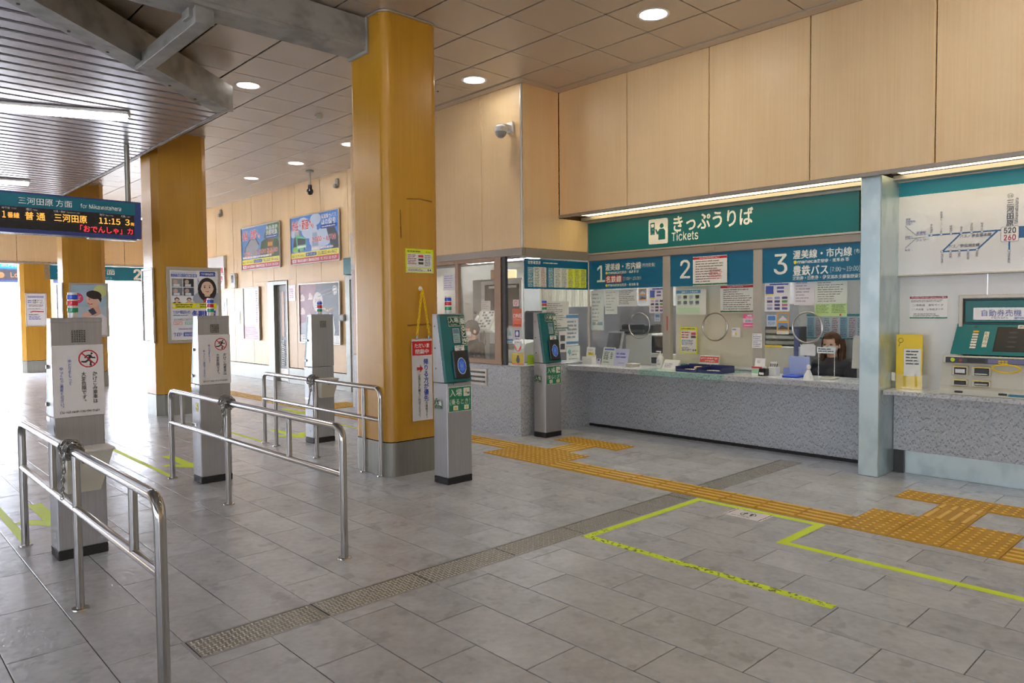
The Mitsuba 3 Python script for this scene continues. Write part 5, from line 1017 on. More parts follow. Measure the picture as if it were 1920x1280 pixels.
put('top', cbox(-9.0, -6.0, 5.76, 6.08, 0.72, 0.75), 'white_plastic', de); put('leg', box(-8.98, -8.94, 5.78, 6.1, 0, 0.72), 'grey_plastic', de); put('leg', box(-6.06, -6.02, 5.78, 6.1, 0, 0.72), 'grey_plastic', de)
# booth interior seen through its windows
for x0, x1, lab in ((-9.15, -8.42, 'tall light grey cabinet with a dark louvred door inside the booth'), (-8.40, -7.98, 'second louvred cabinet, behind the corner glass of the booth')):
    c = thing('filing_cabinet', lab, 'cabinet')
    put('body', cbox(x0, x1, 7.72, 8.1, 0, 1.93), 'grey_plastic' if x0 < -9 else 'white_plastic', c); put('door', cbox(max(x0, -8.92), x1, 7.70, 7.72, 0.9, 1.90), 'white_plastic', c); put('dark_panel', box(max(x0 + 0.04, -8.82), x1 - 0.05, 7.692, 7.70, 1.2, 1.84), 'brown_cloth', c); put('label_plate', box(x1 - 0.3, x1 - 0.1, 7.688, 7.692, 1.78, 1.82), 'paper_white', c); put('knob', cyl((x0 + 0.1, 7.67, 1.4), (x0 + 0.1, 7.72, 1.4), 0.02, 10), 'black_plastic', c)
put('cardboard_box', cbox(-8.75, -8.44, 7.75, 8.05, 1.93, 2.08, 0.01), 'beech', label='cardboard box on top of the tall cabinet in the booth', cat='box')
put('curtain', cat(*[cyl((-9.35 + 0.09 * k, 9.3 + 0.03 * (k % 2), 0.003), (-9.35 + 0.09 * k, 9.3 + 0.03 * (k % 2), 2.2), 0.055, 8) for k in range(16)]), 'cream_blind', label='cream curtain at the back of the booth', cat='curtain', smooth=40)
m = thing('office_phone', 'white multi-key telephone console on the booth desk', 'telephone')
put('base', prism([(6.45, 1.17), (6.75, 1.17), (6.75, 1.43), (6.62, 1.43)], -7.68, -7.30, 'x'), 'beige_plastic', m); put('handset', tube([(-7.64, 6.46, 1.20), (-7.64, 6.49, 1.28), (-7.64, 6.54, 1.36)], 0.022, 8), 'white_plastic', m, smooth=True)
sv2 = np.array([0, 0.17, 0.32]); sv2 /= np.linalg.norm(sv2); P = Print(0.28, 0.27, (222, 222, 214), 0.001)
for i in range(4):
    for j in range(6): P.rect(0.03 + 0.06 * i, 0.03 + 0.042 * j, 0.075 + 0.06 * i, 0.055 + 0.042 * j, (120, 120, 122) if (i + j) % 3 else (240, 240, 236))
P.place('keys', (-7.60, 6.452, 1.18), UX, sv2, 'print', m)
put('shelf', cbox(-7.70, -7.2, 6.42, 6.78, 1.135, 1.165), 'white_plastic', m); put('cable', tube([(-7.38, 6.42, 1.16), (-7.33, 6.40, 0.99), (-7.42, 6.40, 0.88), (-7.5, 6.41, 1.05)], 0.008, 6), 'dark_grey', m, smooth=True)
put('shelf_leg', cat(box(-7.24, -7.21, 6.5, 6.7, 0.0, 1.135), box(-7.70, -7.68, 6.6, 6.78, 0.0, 1.135)), 'grey_plastic', m)
m = thing('card_printer', 'cream rounded machine on the desk behind the corner glass', 'office machine')
put('body', prism([(6.12, 0.80), (6.75, 0.80), (6.75, 0.98), (6.45, 1.06), (6.2, 1.02), (6.12, 0.94)], -6.75, -6.35, 'x'), 'beige_plastic', m); put('cabinet', cbox(-6.78, -6.32, 6.12, 6.75, 0.0, 0.80), 'grey_plastic', m); put('screen', frame((-6.65, 6.12, 0.955), UX, (0, 0.75, 0.66), cbox(0, 0.16, 0, 0.09, 0, 0.006)), 'dark_grey', m)
s = thing('office_chair', 'grey office chair behind the side glass', 'chair'); put('backrest', cbox(-7.53, -7.13, 7.3, 7.36, 1.0, 1.42, 0.025), 'dark_grey', s); put('seat', cbox(-7.58, -7.08, 6.9, 7.3, 0.76, 0.82, 0.02), 'dark_grey', s); put('stand', cat(cyl((-7.33, 7.1, 0.05), (-7.33, 7.1, 0.76), 0.03, 10), cyl((-7.33, 7.33, 0.8), (-7.33, 7.33, 1.05), 0.02, 8), cyl((-7.58, 7.1, 0.04), (-7.08, 7.1, 0.04), 0.025, 8), cyl((-7.33, 6.85, 0.04), (-7.33, 7.35, 0.04), 0.025, 8)), 'black_plastic', s)

def sheet(x, y, z, w, h, draw, label, cat_='notice', bg=(240, 240, 240), ax='y', bsx='print', group=None):
    P = Print(w, h, bg, 0.0012); draw(P)
    return (on_y if ax == 'y' else on_x)(P, cat_.replace(' ', '_'), x, y, z, label=label, cat=cat_, group=group)
def txt(n, col=(110, 110, 116), top=None, bot=None, tcol=None, pad=0.08):
    def f(P):
        w, h = P.w, P.h; y1 = h * 0.95
        if top: P.rect(0, h * 0.9, w, h * 0.98, top).lines(w * 0.2, h * 0.915, w * 0.8, h * 0.965, 1, (250, 240, 240)); y1 = h * 0.87
        if bot: P.rect(0, h * 0.02, w, h * 0.07, bot)
        P.lines(w * pad, h * 0.1, w * (1 - pad), y1, n, col, 0.4, 0.5)
    return f
# papers on the glass, window 1
G = 6.845
sheet(-5.86, G, 1.18, 0.20, 0.48, lambda P: (txt(9, (150, 160, 158))(P), P.rect(0.02, 0.06, 0.07, 0.10, (90, 140, 140)), P.rect(0.1, 0.06, 0.18, 0.10, (90, 140, 140))), 'long pale green printed sheet on the left of ticket window 1', bg=(206, 218, 212))
sheet(-5.64, G, 1.375, 0.185, 0.29, txt(7, (176, 184, 180)), 'pale sheet next to the long one on ticket window 1', bg=(220, 228, 222))
sheet(-5.45, G, 1.465, 0.28, 0.20, txt(8, (130, 134, 134)), 'wide white printed sheet at the top of ticket window 1', bg=(226, 232, 228))
def photo_card(P):
    w, h = P.w, P.h
    P.rect(w * 0.08, h * 0.60, w * 0.92, h * 0.95, (150, 160, 170)).poly([(w * 0.1, h * 0.62), (w * 0.5, h * 0.85), (w * 0.9, h * 0.62)], (226, 226, 220)).rect(w * 0.08, h * 0.2, w * 0.92, h * 0.52, (120, 150, 190)).poly([(w * 0.1, h * 0.22), (w * 0.4, h * 0.42), (w * 0.9, h * 0.3), (w * 0.9, h * 0.22)], (90, 80, 60)).rect(0, 0, w, h * 0.14, (236, 236, 232))
sheet(-5.14, G, 1.51, 0.11, 0.155, photo_card, 'small orange card with two photos on ticket window 1', 'card', (230, 160, 40))
def logos(P):
    w, h = P.w, P.h; R = random.Random(5)
    P.rect(w * 0.2, h * 0.93, w * 0.95, h * 0.98, (70, 76, 170)).rect(w * 0.04, h * 0.62, w * 0.36, h * 0.9, (40, 84, 180)).rect(w * 0.04, h * 0.57, w * 0.36, h * 0.61, (230, 220, 40))
    for i in range(3):
        for j in range(4): P.rrect(w * (0.10 + 0.3 * i), h * (0.06 + 0.125 * j), w * (0.32 + 0.3 * i), h * (0.145 + 0.125 * j), w * 0.02, R.choice([(110, 90, 160), (80, 150, 80), (200, 190, 220), (190, 120, 140), (150, 160, 200), (60, 60, 120)]))
    for j in range(2): P.rrect(w * 0.5, h * (0.66 + 0.13 * j), w * 0.78, h * (0.74 + 0.13 * j), w * 0.02, (90, 90, 170))
sheet(-4.99, G, 1.385, 0.205, 0.285, logos, 'white sheet of colourful payment logos at the right of ticket window 1', 'payment notice')
sheet(-4.94, G + 0.03, 1.29, 0.075, 0.09, lambda P: (P.rect(0.01, 0.045, 0.065, 0.08, (70, 130, 190)), P.lines(0.01, 0.01, 0.065, 0.04, 2, (90, 120, 160))), 'small blue name tag hanging in ticket window 1', 'tag', (214, 226, 236))
put('red_strip', box(-4.722, -4.712, 6.797, 6.80, 1.19, 1.35), 'lens_red', label='thin red strip on the first mullion', cat='sticker')
# window 2
sheet(-4.39, 6.803, 1.675, 0.41, 0.31, lambda P: (txt(9, (120, 110, 114), (176, 24, 48), (40, 96, 60))(P), P.lines(0.2, 0.06, 0.36, 0.17, 5, (200, 120, 120))), 'white notice with a red heading taped over the number 2 board')
def goods(P):
    w, h = P.w, P.h; P.rect(0, h * 0.84, w * 0.82, h * 0.97, (50, 140, 176)).text('豊鉄グッズ 発売中', w * 0.18, h * 0.87, 0.022, W_, bold=0.8, w=w * 0.55)
    for i in range(4):
        for j in range(2): P.rrect(w * (0.05 + 0.2 * i), h * (0.42 + 0.22 * j), w * (0.17 + 0.2 * i), h * (0.55 + 0.22 * j), 0.004, ((110, 130, 140), (170, 180, 190), (70, 90, 120), (50, 50, 56))[(i * 2 + j) % 4]).lines(w * (0.06 + 0.2 * i), h * (0.37 + 0.22 * j), w * (0.16 + 0.2 * i), h * (0.41 + 0.22 * j), 1, (120, 140, 136))
    P.rect(w * 0.82, 0, w, h, (226, 230, 224)).rect(0.02, 0.02, w * 0.78, h * 0.28, (196, 226, 196))
sheet(-4.63, G, 1.365, 0.38, 0.275, goods, 'goods price sheet with a blue heading in ticket window 2', bg=(214, 230, 214))
sheet(-4.08, G, 1.385, 0.39, 0.285, txt(10, (110, 110, 112), (184, 26, 44), (40, 96, 60)), 'white notice with a red heading at the right of ticket window 2', bg=(228, 232, 226))
sheet(-3.82, G, 1.235, 0.145, 0.135, lambda P: (P.rect(0, 0.045, 0.145, 0.09, (244, 226, 234)), P.rrect(0.045, 0.112, 0.1, 0.128, 0.006, W_), P.text('TOYOPay', 0.03, 0.094, 0.017, W_, 'I', 1, w=0.1), P.text('登録店', 0.0725, 0.054, 0.028, (120, 110, 180), bold=0.8, al='c', w=0.1), P.lines(0.01, 0.01, 0.135, 0.03, 1, (250, 220, 234))), 'pink square sticker on ticket window 2', 'sticker', (232, 110, 164))
def ynote(P):
    w, h = P.w, P.h; P.rect(w * 0.06, h * 0.04, w * 0.94, h * 0.87, (236, 236, 230)).lines(w * 0.06, h * 0.9, w * 0.94, h * 0.97, 1, (60, 60, 30)).rect(w * 0.64, h * 0.7, w * 0.92, h * 0.8, (196, 50, 60)).rect(w * 0.64, h * 0.58, w * 0.92, h * 0.67, (50, 50, 54)).lines(w * 0.1, h * 0.56, w * 0.6, h * 0.84, 3, (170, 60, 70)).lines(w * 0.1, h * 0.3, w * 0.9, h * 0.52, 4, (90, 120, 170)).lines(w * 0.1, h * 0.07, w * 0.7, h * 0.24, 3, (90, 90, 90)).disc(w * 0.78, h * 0.12, w * 0.04, (60, 60, 60)).disc(w * 0.9, h * 0.12, w * 0.04, (60, 60, 60))
sheet(-4.58, G, 0.945, 0.22, 0.285, ynote, 'yellow-bordered notice low in ticket window 2', bg=(222, 224, 20))
sheet(-3.95, G, 1.13, 0.10, 0.10, lambda P: (P.lines(0.01, 0.07, 0.06, 0.09, 1, (110, 140, 190)), P.rect(0.04, 0.02, 0.06, 0.05, (220, 200, 40))), 'small white square sheet right of the ring in ticket window 2')
for z, t in ((1.105, 'upper'), (1.03, 'lower')): sheet(-3.69, 6.797, z, 0.105, 0.07, txt(3, (150, 150, 180)), f'small white label on the second mullion, the {t} of two', 'label')
# window 3
sheet(-3.585, G, 1.395, 0.26, 0.28, logos, 'white sheet of colourful payment logos at the left of ticket window 3', 'payment notice')
sheet(-3.57, G + 0.02, 1.245, 0.10, 0.115, lambda P: (P.rect(0.01, 0.06, 0.09, 0.105, (60, 130, 200)), P.lines(0.01, 0.01, 0.09, 0.05, 3, (90, 130, 180))), 'small blue and white tag at the left of ticket window 3', 'tag', (206, 222, 236))
sheet(-3.465, G + 0.02, 1.17, 0.125, 0.215, photo_card, 'orange card with two train photos in ticket window 3', 'card', (236, 168, 30))
sheet(-3.28, G, 1.455, 0.20, 0.24, txt(7, (170, 160, 176)), 'white sheet hanging at a slant in ticket window 3', bg=(230, 228, 232))
sheet(-3.075, G, 1.455, 0.30, 0.23, txt(9, (130, 134, 132)), 'wide pale sheet with print in ticket window 3', bg=(226, 232, 222))
sheet(-3.075, G, 1.345, 0.30, 0.125, lambda P: (P.lines(0.01, 0.03, 0.14, 0.115, 6, (90, 130, 60)), P.lines(0.16, 0.03, 0.29, 0.115, 6, (90, 130, 60)), P.disc(0.24, 0.015, 0.01, (190, 60, 50))), 'light green calendar sheet in ticket window 3', bg=(196, 222, 150))
P = Print(0.72, 0.27, (206, 226, 232)); P.rect(0, 0.245, 0.72, 0.27, (40, 140, 150)).rect(0, 0, 0.72, 0.012, (40, 140, 150))
for k in range(8): P.rect(0.01 + 0.09 * k, 0.015, 0.085 + 0.09 * k, 0.235, ((130, 190, 214), (226, 214, 220), (220, 232, 236), (226, 214, 220))[k % 4]).lines(0.015 + 0.09 * k, 0.02, 0.08 + 0.09 * k, 0.23, 11, (110, 120, 140))
on_y(P, 'fare_table', -3.66, 7.94, 1.09, label='pale blue fare table on a stand behind ticket window 3', cat='fare table')
sheet(-3.02, 7.93, 1.13, 0.27, 0.6, txt(18, (120, 120, 124)), 'tall dense timetable at the right of ticket window 3', bg=(214, 218, 218))
sheet(-3.215, G, 0.97, 0.15, 0.11, lambda P: (P.disc(0.012, 0.108, 0.007, (40, 40, 40)), P.disc(0.148, 0.108, 0.007, (40, 40, 40))), 'white sheet held by two dark clips in ticket window 3')
r = thing('binder_rack', 'dark rack of striped binders behind ticket window 3', 'rack')
put('case', cbox(-3.86, -3.50, 7.385, 7.60, 0.70, 1.23), 'black_plastic', r); put('stand', box(-3.84, -3.52, 7.40, 7.58, 0.0, 0.70), 'dark_grey', r)
for k in range(6): put('binder', cbox(-3.85, -3.52, 7.368, 7.39, 0.86 + 0.06 * k, 0.90 + 0.06 * k, 0.008), 'grey_plastic' if k % 2 else 'steel', r)
put('support_pole', cyl((-3.30, 6.94, 0.773), (-3.30, 6.94, 1.22), 0.022, 12), 'navy', label='dark blue pole beside the binder rack in window 3', cat='pole')
put('back_panel', cbox(-3.75, -2.49, 7.95, 7.98, 0.0, 2.2), 'white_plastic', label='white partition behind the clerk at window 3', cat='partition')
# corner glass: stickers of the booth
B_ = 5.697
def one(P): P.rect(0, 0.15, 0.165, 0.205, (206, 92, 30)).text('ONE', 0.008, 0.105, 0.062, W_, 'I', 2, w=0.145).text('アクション', 0.008, 0.075, 0.028, W_, bold=1, w=0.14).rect(0.02, 0.015, 0.14, 0.03, (170, 60, 20))
sheet(-6.055, B_, 1.24, 0.15, 0.208, one, 'orange ONE poster on the corner glass of the booth', 'poster', (222, 88, 24))
sheet(-6.155, B_, 1.05, 0.105, 0.18, lambda P: (P.rect(0, 0.03, 0.105, 0.05, (60, 130, 190)), P.poly([(0.02, 0.09), (0.085, 0.09), (0.0525, 0.15)], (140, 190, 200)), P.lines(0.01, 0.005, 0.095, 0.025, 1, (90, 140, 190))), 'pale sticker with a triangle on the booth glass under the ONE poster', 'sticker', (214, 228, 226))
sheet(-6.03, B_, 1.085, 0.10, 0.13, lambda P: (P.rect(0.01, 0.04, 0.09, 0.12, (52, 56, 150)), P.poly([(0.05, 0.11), (0.02, 0.085), (0.03, 0.085), (0.03, 0.055), (0.07, 0.055), (0.07, 0.085), (0.08, 0.085)], W_), P.lines(0.02, 0.01, 0.08, 0.03, 1, (80, 80, 160))), 'white sticker with a dark blue house mark on the booth glass', 'sticker')
P = Print(0.12, 0.125, (206, 222, 226), 0.001); P.disc(0.06, 0.0625, 0.056, (222, 84, 36)).poly(affinity.scale(affinity.translate(hrt, 0.06, 0.075), 0.5, 0.5), W_).text('AED', 0.06, 0.018, 0.028, W_, 'I', 1, 'c')
on_y(P, 'sticker', -6.03, B_, 0.955, label='round orange AED sticker on the booth glass', cat='sticker')
sheet(-6.07, B_, 0.81, 0.195, 0.135, lambda P: (P.poly(affinity.scale(Point(0.1, 0.055).buffer(0.03), 1, 1.2), (60, 60, 48)), P.rect(0.085, 0.088, 0.115, 0.108, (50, 50, 44)), P.rect(0, 0.0, 0.195, 0.018, (222, 130, 80)), P.lines(0.01, 0.115, 0.12, 0.13, 1, (236, 230, 190))), 'yellow poster with a dark pot shape low on the booth glass', 'poster', (214, 190, 40))
sheet(-5.865, B_ + 0.05, 0.81, 0.16, 0.115, lambda P: P.disc(0.06, 0.06, 0.016, (200, 220, 120)), 'lime green leaflet standing inside the corner side glass', 'leaflet', (190, 224, 40), 'x')
sheet(-6.045, B_, 1.475, 0.095, 0.075, lambda P: (P.ring(0.045, 0.038, 0.03, 0.01, (206, 110, 130)), P.lines(0.02, 0.01, 0.07, 0.06, 3, (206, 130, 150))), 'small white sticker with pink print on the booth glass', 'sticker', (236, 228, 230))
sheet(-6.60, B_, 1.43, 0.17, 0.115, txt(4, (190, 184, 176)), 'small cream note on the large booth window', bg=(226, 220, 208))
sheet(-7.33, B_, 1.69, 0.255, 0.20, txt(6, (180, 180, 214)), 'white sheet on the booth window beside the near pillar', bg=(232, 232, 240))
S_ = -5.873
sheet(S_, 6.03, 1.20, 0.42, 0.33, txt(12, (130, 132, 134), None, (90, 130, 110)), 'white notice behind the side glass under the fare table', ax='x', bg=(232, 234, 232)) 
sheet(S_ - 0.01, 6.10, 0.90, 0.16, 0.32, lambda P: (P.rect(0, 0.25, 0.16, 0.32, (70, 80, 160)), P.rect(0, 0.17, 0.16, 0.25, (30, 30, 34)), P.text('カン', 0.02, 0.185, 0.055, W_, bold=2, w=0.12), P.rect(0, 0.0, 0.16, 0.11, (220, 190, 150)), P.lines(0.01, 0.02, 0.15, 0.1, 3, (150, 100, 70))), 'dark and orange poster behind the side glass, half hidden by the far gate', 'poster', (222, 214, 200), 'x')
sheet(S_, 6.28, 0.93, 0.12, 0.25, lambda P: (P.rect(0.02, 0.03, 0.10, 0.1, (60, 60, 64)), P.rect(0.02, 0.13, 0.10, 0.2, (80, 84, 90))), 'white sheet with dark photos behind the side glass', ax='x')
sheet(S_, 6.40, 1.0, 0.22, 0.38, lambda P: (P.rect(0, 0.33, 0.22, 0.37, (80, 140, 190)), P.rect(0, 0.02, 0.22, 0.05, (80, 140, 190)), P.lines(0.02, 0.08, 0.2, 0.31, 5, (140, 150, 160), 0.5)), 'white sheet with blue bands behind the side glass', ax='x', bg=(230, 234, 238))

# ================================================================ things on the counter
CT = 0.772
def stand(x0, x1, y, h, draw, label, bg=(228, 232, 234), lean=0.05, cat_='sign stand', rot=0):
    t = thing('counter_sign', label, cat_); P = Print(x1 - x0, h, bg, 0.003); draw(P)
    a = math.radians(rot); u = np.array([math.cos(a), math.sin(a), 0]); v = np.array([-math.sin(a) * lean, math.cos(a) * lean, h]); v /= np.linalg.norm(v)
    P.place('sheet', (x0, y, CT + 0.004), u, v, 'print', t)
    nn = np.cross(u, v); put('foot', frame(np.array([x0, y, CT]) , u, np.array([-u[1], u[0], 0]), cbox(0.0, x1 - x0, -0.012, 0.06, 0, 0.004, 0.001)), 'lens_white', t)
    return t
stand(-5.60, -5.415, 6.72, 0.21, lambda P: (P.rect(0.02, 0.175, 0.165, 0.195, (110, 120, 200)), P.lines(0.02, 0.06, 0.11, 0.16, 5, (50, 60, 60), 0.5), P.rect(0.12, 0.06, 0.16, 0.16, (214, 226, 226)), P.lines(0.122, 0.07, 0.16, 0.15, 4, (60, 70, 90)), P.lines(0.02, 0.02, 0.14, 0.04, 1, (120, 130, 130))), 'clear-framed price notice standing on the counter at window 1', (222, 232, 230))
stand(-5.40, -5.20, 6.70, 0.20, lambda P: P.lines(0.02, 0.08, 0.18, 0.16, 2, (120, 130, 200), 0.5).lines(0.07, 0.02, 0.16, 0.04, 1, (150, 160, 210)), 'lavender sign stand beside the price notice at window 1', (206, 210, 240))
t = thing('counter_sign', 'clear stand with a teal tree drawing at the far corner of the counter', 'sign stand'); P = Print(0.24, 0.19, (228, 236, 234), 0.003); P.poly(affinity.scale(Point(0.05, 0.12).buffer(0.03), 1, 1), (120, 180, 190)).rect(0.045, 0.07, 0.055, 0.10, (120, 180, 190)).text('Open Door', 0.10, 0.12, 0.026, (110, 130, 140), 'I', w=0.11).lines(0.09, 0.07, 0.21, 0.1, 1, (130, 140, 140)).lines(0.03, 0.025, 0.22, 0.045, 1, (120, 130, 130))
P.place('sheet', (-5.885, 6.42, 0.805), UY, UZ, 'print', t); put('foot', box(-5.96, -5.885, 6.42, 6.66, 0.80, 0.805), 'lens_white', t)
b = thing('leaflet_box', 'white leaflet box with a yellow card at the counter corner', 'leaflet box')
put('tray', cat(box(-5.85, -5.70, 6.66, 6.664, CT, CT + 0.07), box(-5.85, -5.70, 6.74, 6.744, CT, CT + 0.11), box(-5.85, -5.847, 6.66, 6.744, CT, CT + 0.09), box(-5.703, -5.70, 6.66, 6.744, CT, CT + 0.09), box(-5.85, -5.70, 6.66, 6.744, CT, CT + 0.004)), 'white_plastic', b)
P = Print(0.13, 0.20, (240, 240, 238), 0.004); P.rect(0.02, 0.10, 0.11, 0.14, (226, 214, 50)).lines(0.03, 0.105, 0.1, 0.135, 2, (90, 84, 30)).lines(0.02, 0.15, 0.11, 0.18, 2, (170, 170, 170)); P.place('leaflet', (-5.842, 6.72, CT + 0.005), UX, (0, 0.12, 0.993), 'print', b)
P = Print(0.05, 0.07, (236, 236, 242), 0.002); P.rect(0.01, 0.045, 0.04, 0.065, (90, 96, 190)).lines(0.008, 0.01, 0.042, 0.04, 2, (160, 150, 190)); P.place('card_stand', (-5.665, 6.70, CT + 0.001), (0.96, 0.28, 0), (0, 0.25, 0.968), label='small white card leaning on the counter next to the leaflet box', cat='card')
m = thing('cash_machine', 'black and grey machine behind ticket window 1', 'office machine'); put('body', cbox(-5.75, -5.33, 7.37, 7.7, 0.0, 1.13, 0.02), 'beige_plastic', m); put('printer_top', cbox(-5.78, -5.42, 7.33, 7.7, 1.13, 1.24, 0.015), 'black_plastic', m); put('roller', cyl((-5.78, 7.32, 1.16), (-5.42, 7.32, 1.16), 0.02, 10), 'dark_grey', m)
m = thing('monitor', 'tilted grey monitor behind ticket window 1', 'monitor'); put('screen', prism([(7.0, 0.86), (7.04, 0.86), (7.12, 1.16), (7.08, 1.16)], -5.78, -5.56, 'x'), 'grey_plastic', m); put('panel', prism([(6.995, 0.88), (7.0, 0.88), (7.07, 1.14), (7.065, 1.14)], -5.765, -5.575, 'x'), 'dark_grey', m); put('stand', cat(box(-5.70, -5.64, 7.08, 7.14, 0.73, 0.95), box(-5.78, -5.56, 7.02, 7.2, 0.73, 0.745)), 'grey_plastic', m)
m = thing('monitor', 'black screen on a grey base right of the ring in ticket window 1', 'monitor'); put('screen', cbox(-5.06, -4.84, 6.98, 7.01, 0.92, 1.12), 'black_plastic', m); put('base', cbox(-5.08, -4.82, 6.985, 7.15, 0.73, 0.91, 0.01), 'beige_plastic', m); put('drawer', box(-5.06, -4.84, 6.979, 6.986, 0.80, 0.87), 'black_plastic', m)
put('paper_stack', cat(*[cbox(-5.16 + 0.004 * (k % 3), -5.06 + 0.004 * (k % 2), 6.62, 6.76, CT + 0.010 * k, CT + 0.009 + 0.010 * k, 0.001) for k in range(4)]), 'beige_plastic', label='small stack of cream pads at the counter beside the sanitiser', cat='paper stack', kind='stuff')
s = thing('sanitiser_bottle', 'white pump bottle of hand sanitiser before the first mullion', 'bottle')
put('bottle', lathe([(0.0, 0.0), (0.034, 0.0), (0.037, 0.006), (0.037, 0.115), (0.03, 0.135), (0.014, 0.145), (0.0, 0.145)], (-4.745, 6.71, CT), 24), 'white_plastic', s, smooth=35); put('pump', cat(lathe([(0.0, 0.185), (0.006, 0.185), (0.006, 0.16), (0.015, 0.158), (0.016, 0.145), (0.0, 0.145)], (-4.745, 6.71, CT), 16), cbox(-4.80, -4.735, 6.702, 6.718, CT + 0.18, CT + 0.192, 0.004)), 'white_plastic', s, smooth=35)
P = Print(0.05, 0.085, (234, 234, 236), 0.0005); P.lines(0.005, 0.05, 0.045, 0.08, 2, (170, 150, 170)).text('消毒液', 0.025, 0.022, 0.016, (80, 80, 90), bold=0.6, al='c').rect(0, 0.04, 0.05, 0.044, (220, 160, 170)); P.place('label', (-4.77, 6.6725, CT + 0.02), UX, UZ, 'print', s)
t = thing('tent_card', 'white folded tent card on the counter beside the sanitiser', 'card'); put('card', prism([(6.66, CT), (6.80, CT), (6.735, CT + 0.10), (6.73, CT + 0.10)], -4.695, -4.50, 'x'), 'paper_white', t)
P = Print(0.19, 0.10, (236, 238, 242), 0.0005); P.lines(0.02, 0.02, 0.14, 0.08, 4, (130, 140, 160)); P.place('print', (-4.692, 6.6585, CT + 0.001), UX, (0, 0.58, 0.815), 'print', t)
put('blue_box', cbox(-4.49, -4.43, 6.72, 6.79, CT, CT + 0.06), 'lens_blue' if False else 'teal', label='small teal box right of the tent card', cat='box')
for x0, x1, lab in ((-4.405, -4.145, 'left dark blue tray with slips on the counter at window 2'), (-4.14, -3.865, 'right dark blue tray with slips on the counter at window 2')):
    t = thing('coin_tray', lab, 'tray'); y0_, y1_ = 6.50, 6.76
    put('tray', cat(cbox(x0, x1, y0_, y1_, CT, CT + 0.008, 0.003), cbox(x0, x1, y0_, y0_ + 0.008, CT, CT + 0.028, 0.003), cbox(x0, x1, y1_ - 0.008, y1_, CT, CT + 0.07, 0.003), cbox(x0, x0 + 0.008, y0_, y1_, CT, CT + 0.055, 0.003), cbox(x1 - 0.008, x1, y0_, y1_, CT, CT + 0.055, 0.003)), 'navy', t)
    for k in range(4): put('slip', rotz(cbox(x0 + 0.05, x0 + 0.17, y0_ + 0.06, y0_ + 0.17, CT + 0.009 + 0.003 * k, CT + 0.011 + 0.003 * k, 0.0005), 14 * k - 20, (x0 + 0.11, y0_ + 0.11, 0)), 'paper_white', t)
put('wood_block', rotz(cbox(-4.24, -4.17, 6.58, 6.66, CT + 0.022, CT + 0.055, 0.006), 20, (-4.2, 6.62, 0)), 'beech', label='small brown wooden block lying in the left tray', cat='block')
t = stand(-4.31, -4.075, 6.78, 0.165, lambda P: (P.rect(0.005, 0.085, 0.23, 0.15, (206, 84, 74)), P.text('定期バス（伊良湖本線・支線）', 0.012, 0.122, 0.02, W_, bold=0.8, w=0.21), P.text('ご乗車のお客様へ', 0.05, 0.095, 0.02, W_, bold=0.8, w=0.14), P.text('定期バス　→　乗車券', 0.03, 0.05, 0.022, (70, 110, 120), w=0.18), P.lines(0.02, 0.01, 0.22, 0.035, 1, (120, 140, 140))), 'clear stand with a red headed bus notice behind the trays', (214, 226, 220))
h = thing('card_holder', 'white and green card holder with a red band at window 3', 'card holder'); put('base', cbox(-3.60, -3.49, 6.62, 6.72, CT, CT + 0.085, 0.003), 'white_plastic', h)
P = Print(0.108, 0.085, (176, 222, 180), 0.001); P.rect(0, 0.068, 0.108, 0.085, (206, 50, 80)).rect(0, 0, 0.108, 0.018, W_); P.place('front', (-3.599, 6.6185, CT), UX, UZ, 'print', h); P = Print(0.105, 0.09, (240, 240, 240), 0.003); P.lines(0.02, 0.04, 0.06, 0.07, 3, (150, 150, 170)); P.place('card', (-3.595, 6.67, CT + 0.075), UX, (0, 0.2, 0.98), 'print', h)
b = thing('stamp_box', 'small black box with a white label at window 3', 'box'); put('body', prism([(6.58, CT), (6.66, CT), (6.66, CT + 0.07), (6.60, CT + 0.07)], -3.51, -3.44, 'x'), 'black_plastic', b); put('label', box(-3.50, -3.45, 6.583, 6.5855, CT + 0.015, CT + 0.032) if False else box(-3.50, -3.45, 6.578, 6.581, CT + 0.012, CT + 0.034), 'paper_white', b)
p = thing('pen_box', 'white pen box holding black pens at window 3', 'pen box'); put('box', cbox(-3.45, -3.37, 6.66, 6.75, CT, CT + 0.085, 0.003), 'white_plastic', p); put('card', box(-3.475, -3.405, 6.755, 6.757, CT + 0.03, CT + 0.13), 'paper_white', p)
for k in range(4): put('pen', cyl((-3.435 + 0.015 * k, 6.70, CT + 0.03), (-3.445 + 0.022 * k, 6.71, CT + 0.115), 0.005, 8), 'black_plastic', p)
a = thing('acrylic_pass', 'clear lavender acrylic pass-through with a blue tray at window 3', 'pass tray')
put('screen', cat(cbox(-3.305, -3.10, 6.80, 6.803, CT, CT + 0.19, 0.001), cbox(-3.305, -3.302, 6.68, 6.80, CT, CT + 0.08, 0.001), cbox(-3.103, -3.10, 6.68, 6.80, CT, CT + 0.08, 0.001)), 'acrylic_blue', a); put('tray', cbox(-3.27, -3.12, 6.58, 6.78, CT, CT + 0.018, 0.006), 'lens_blue', a)
g = thing('tissue_doll', 'white tissue weather doll standing on the counter at window 3', 'doll')
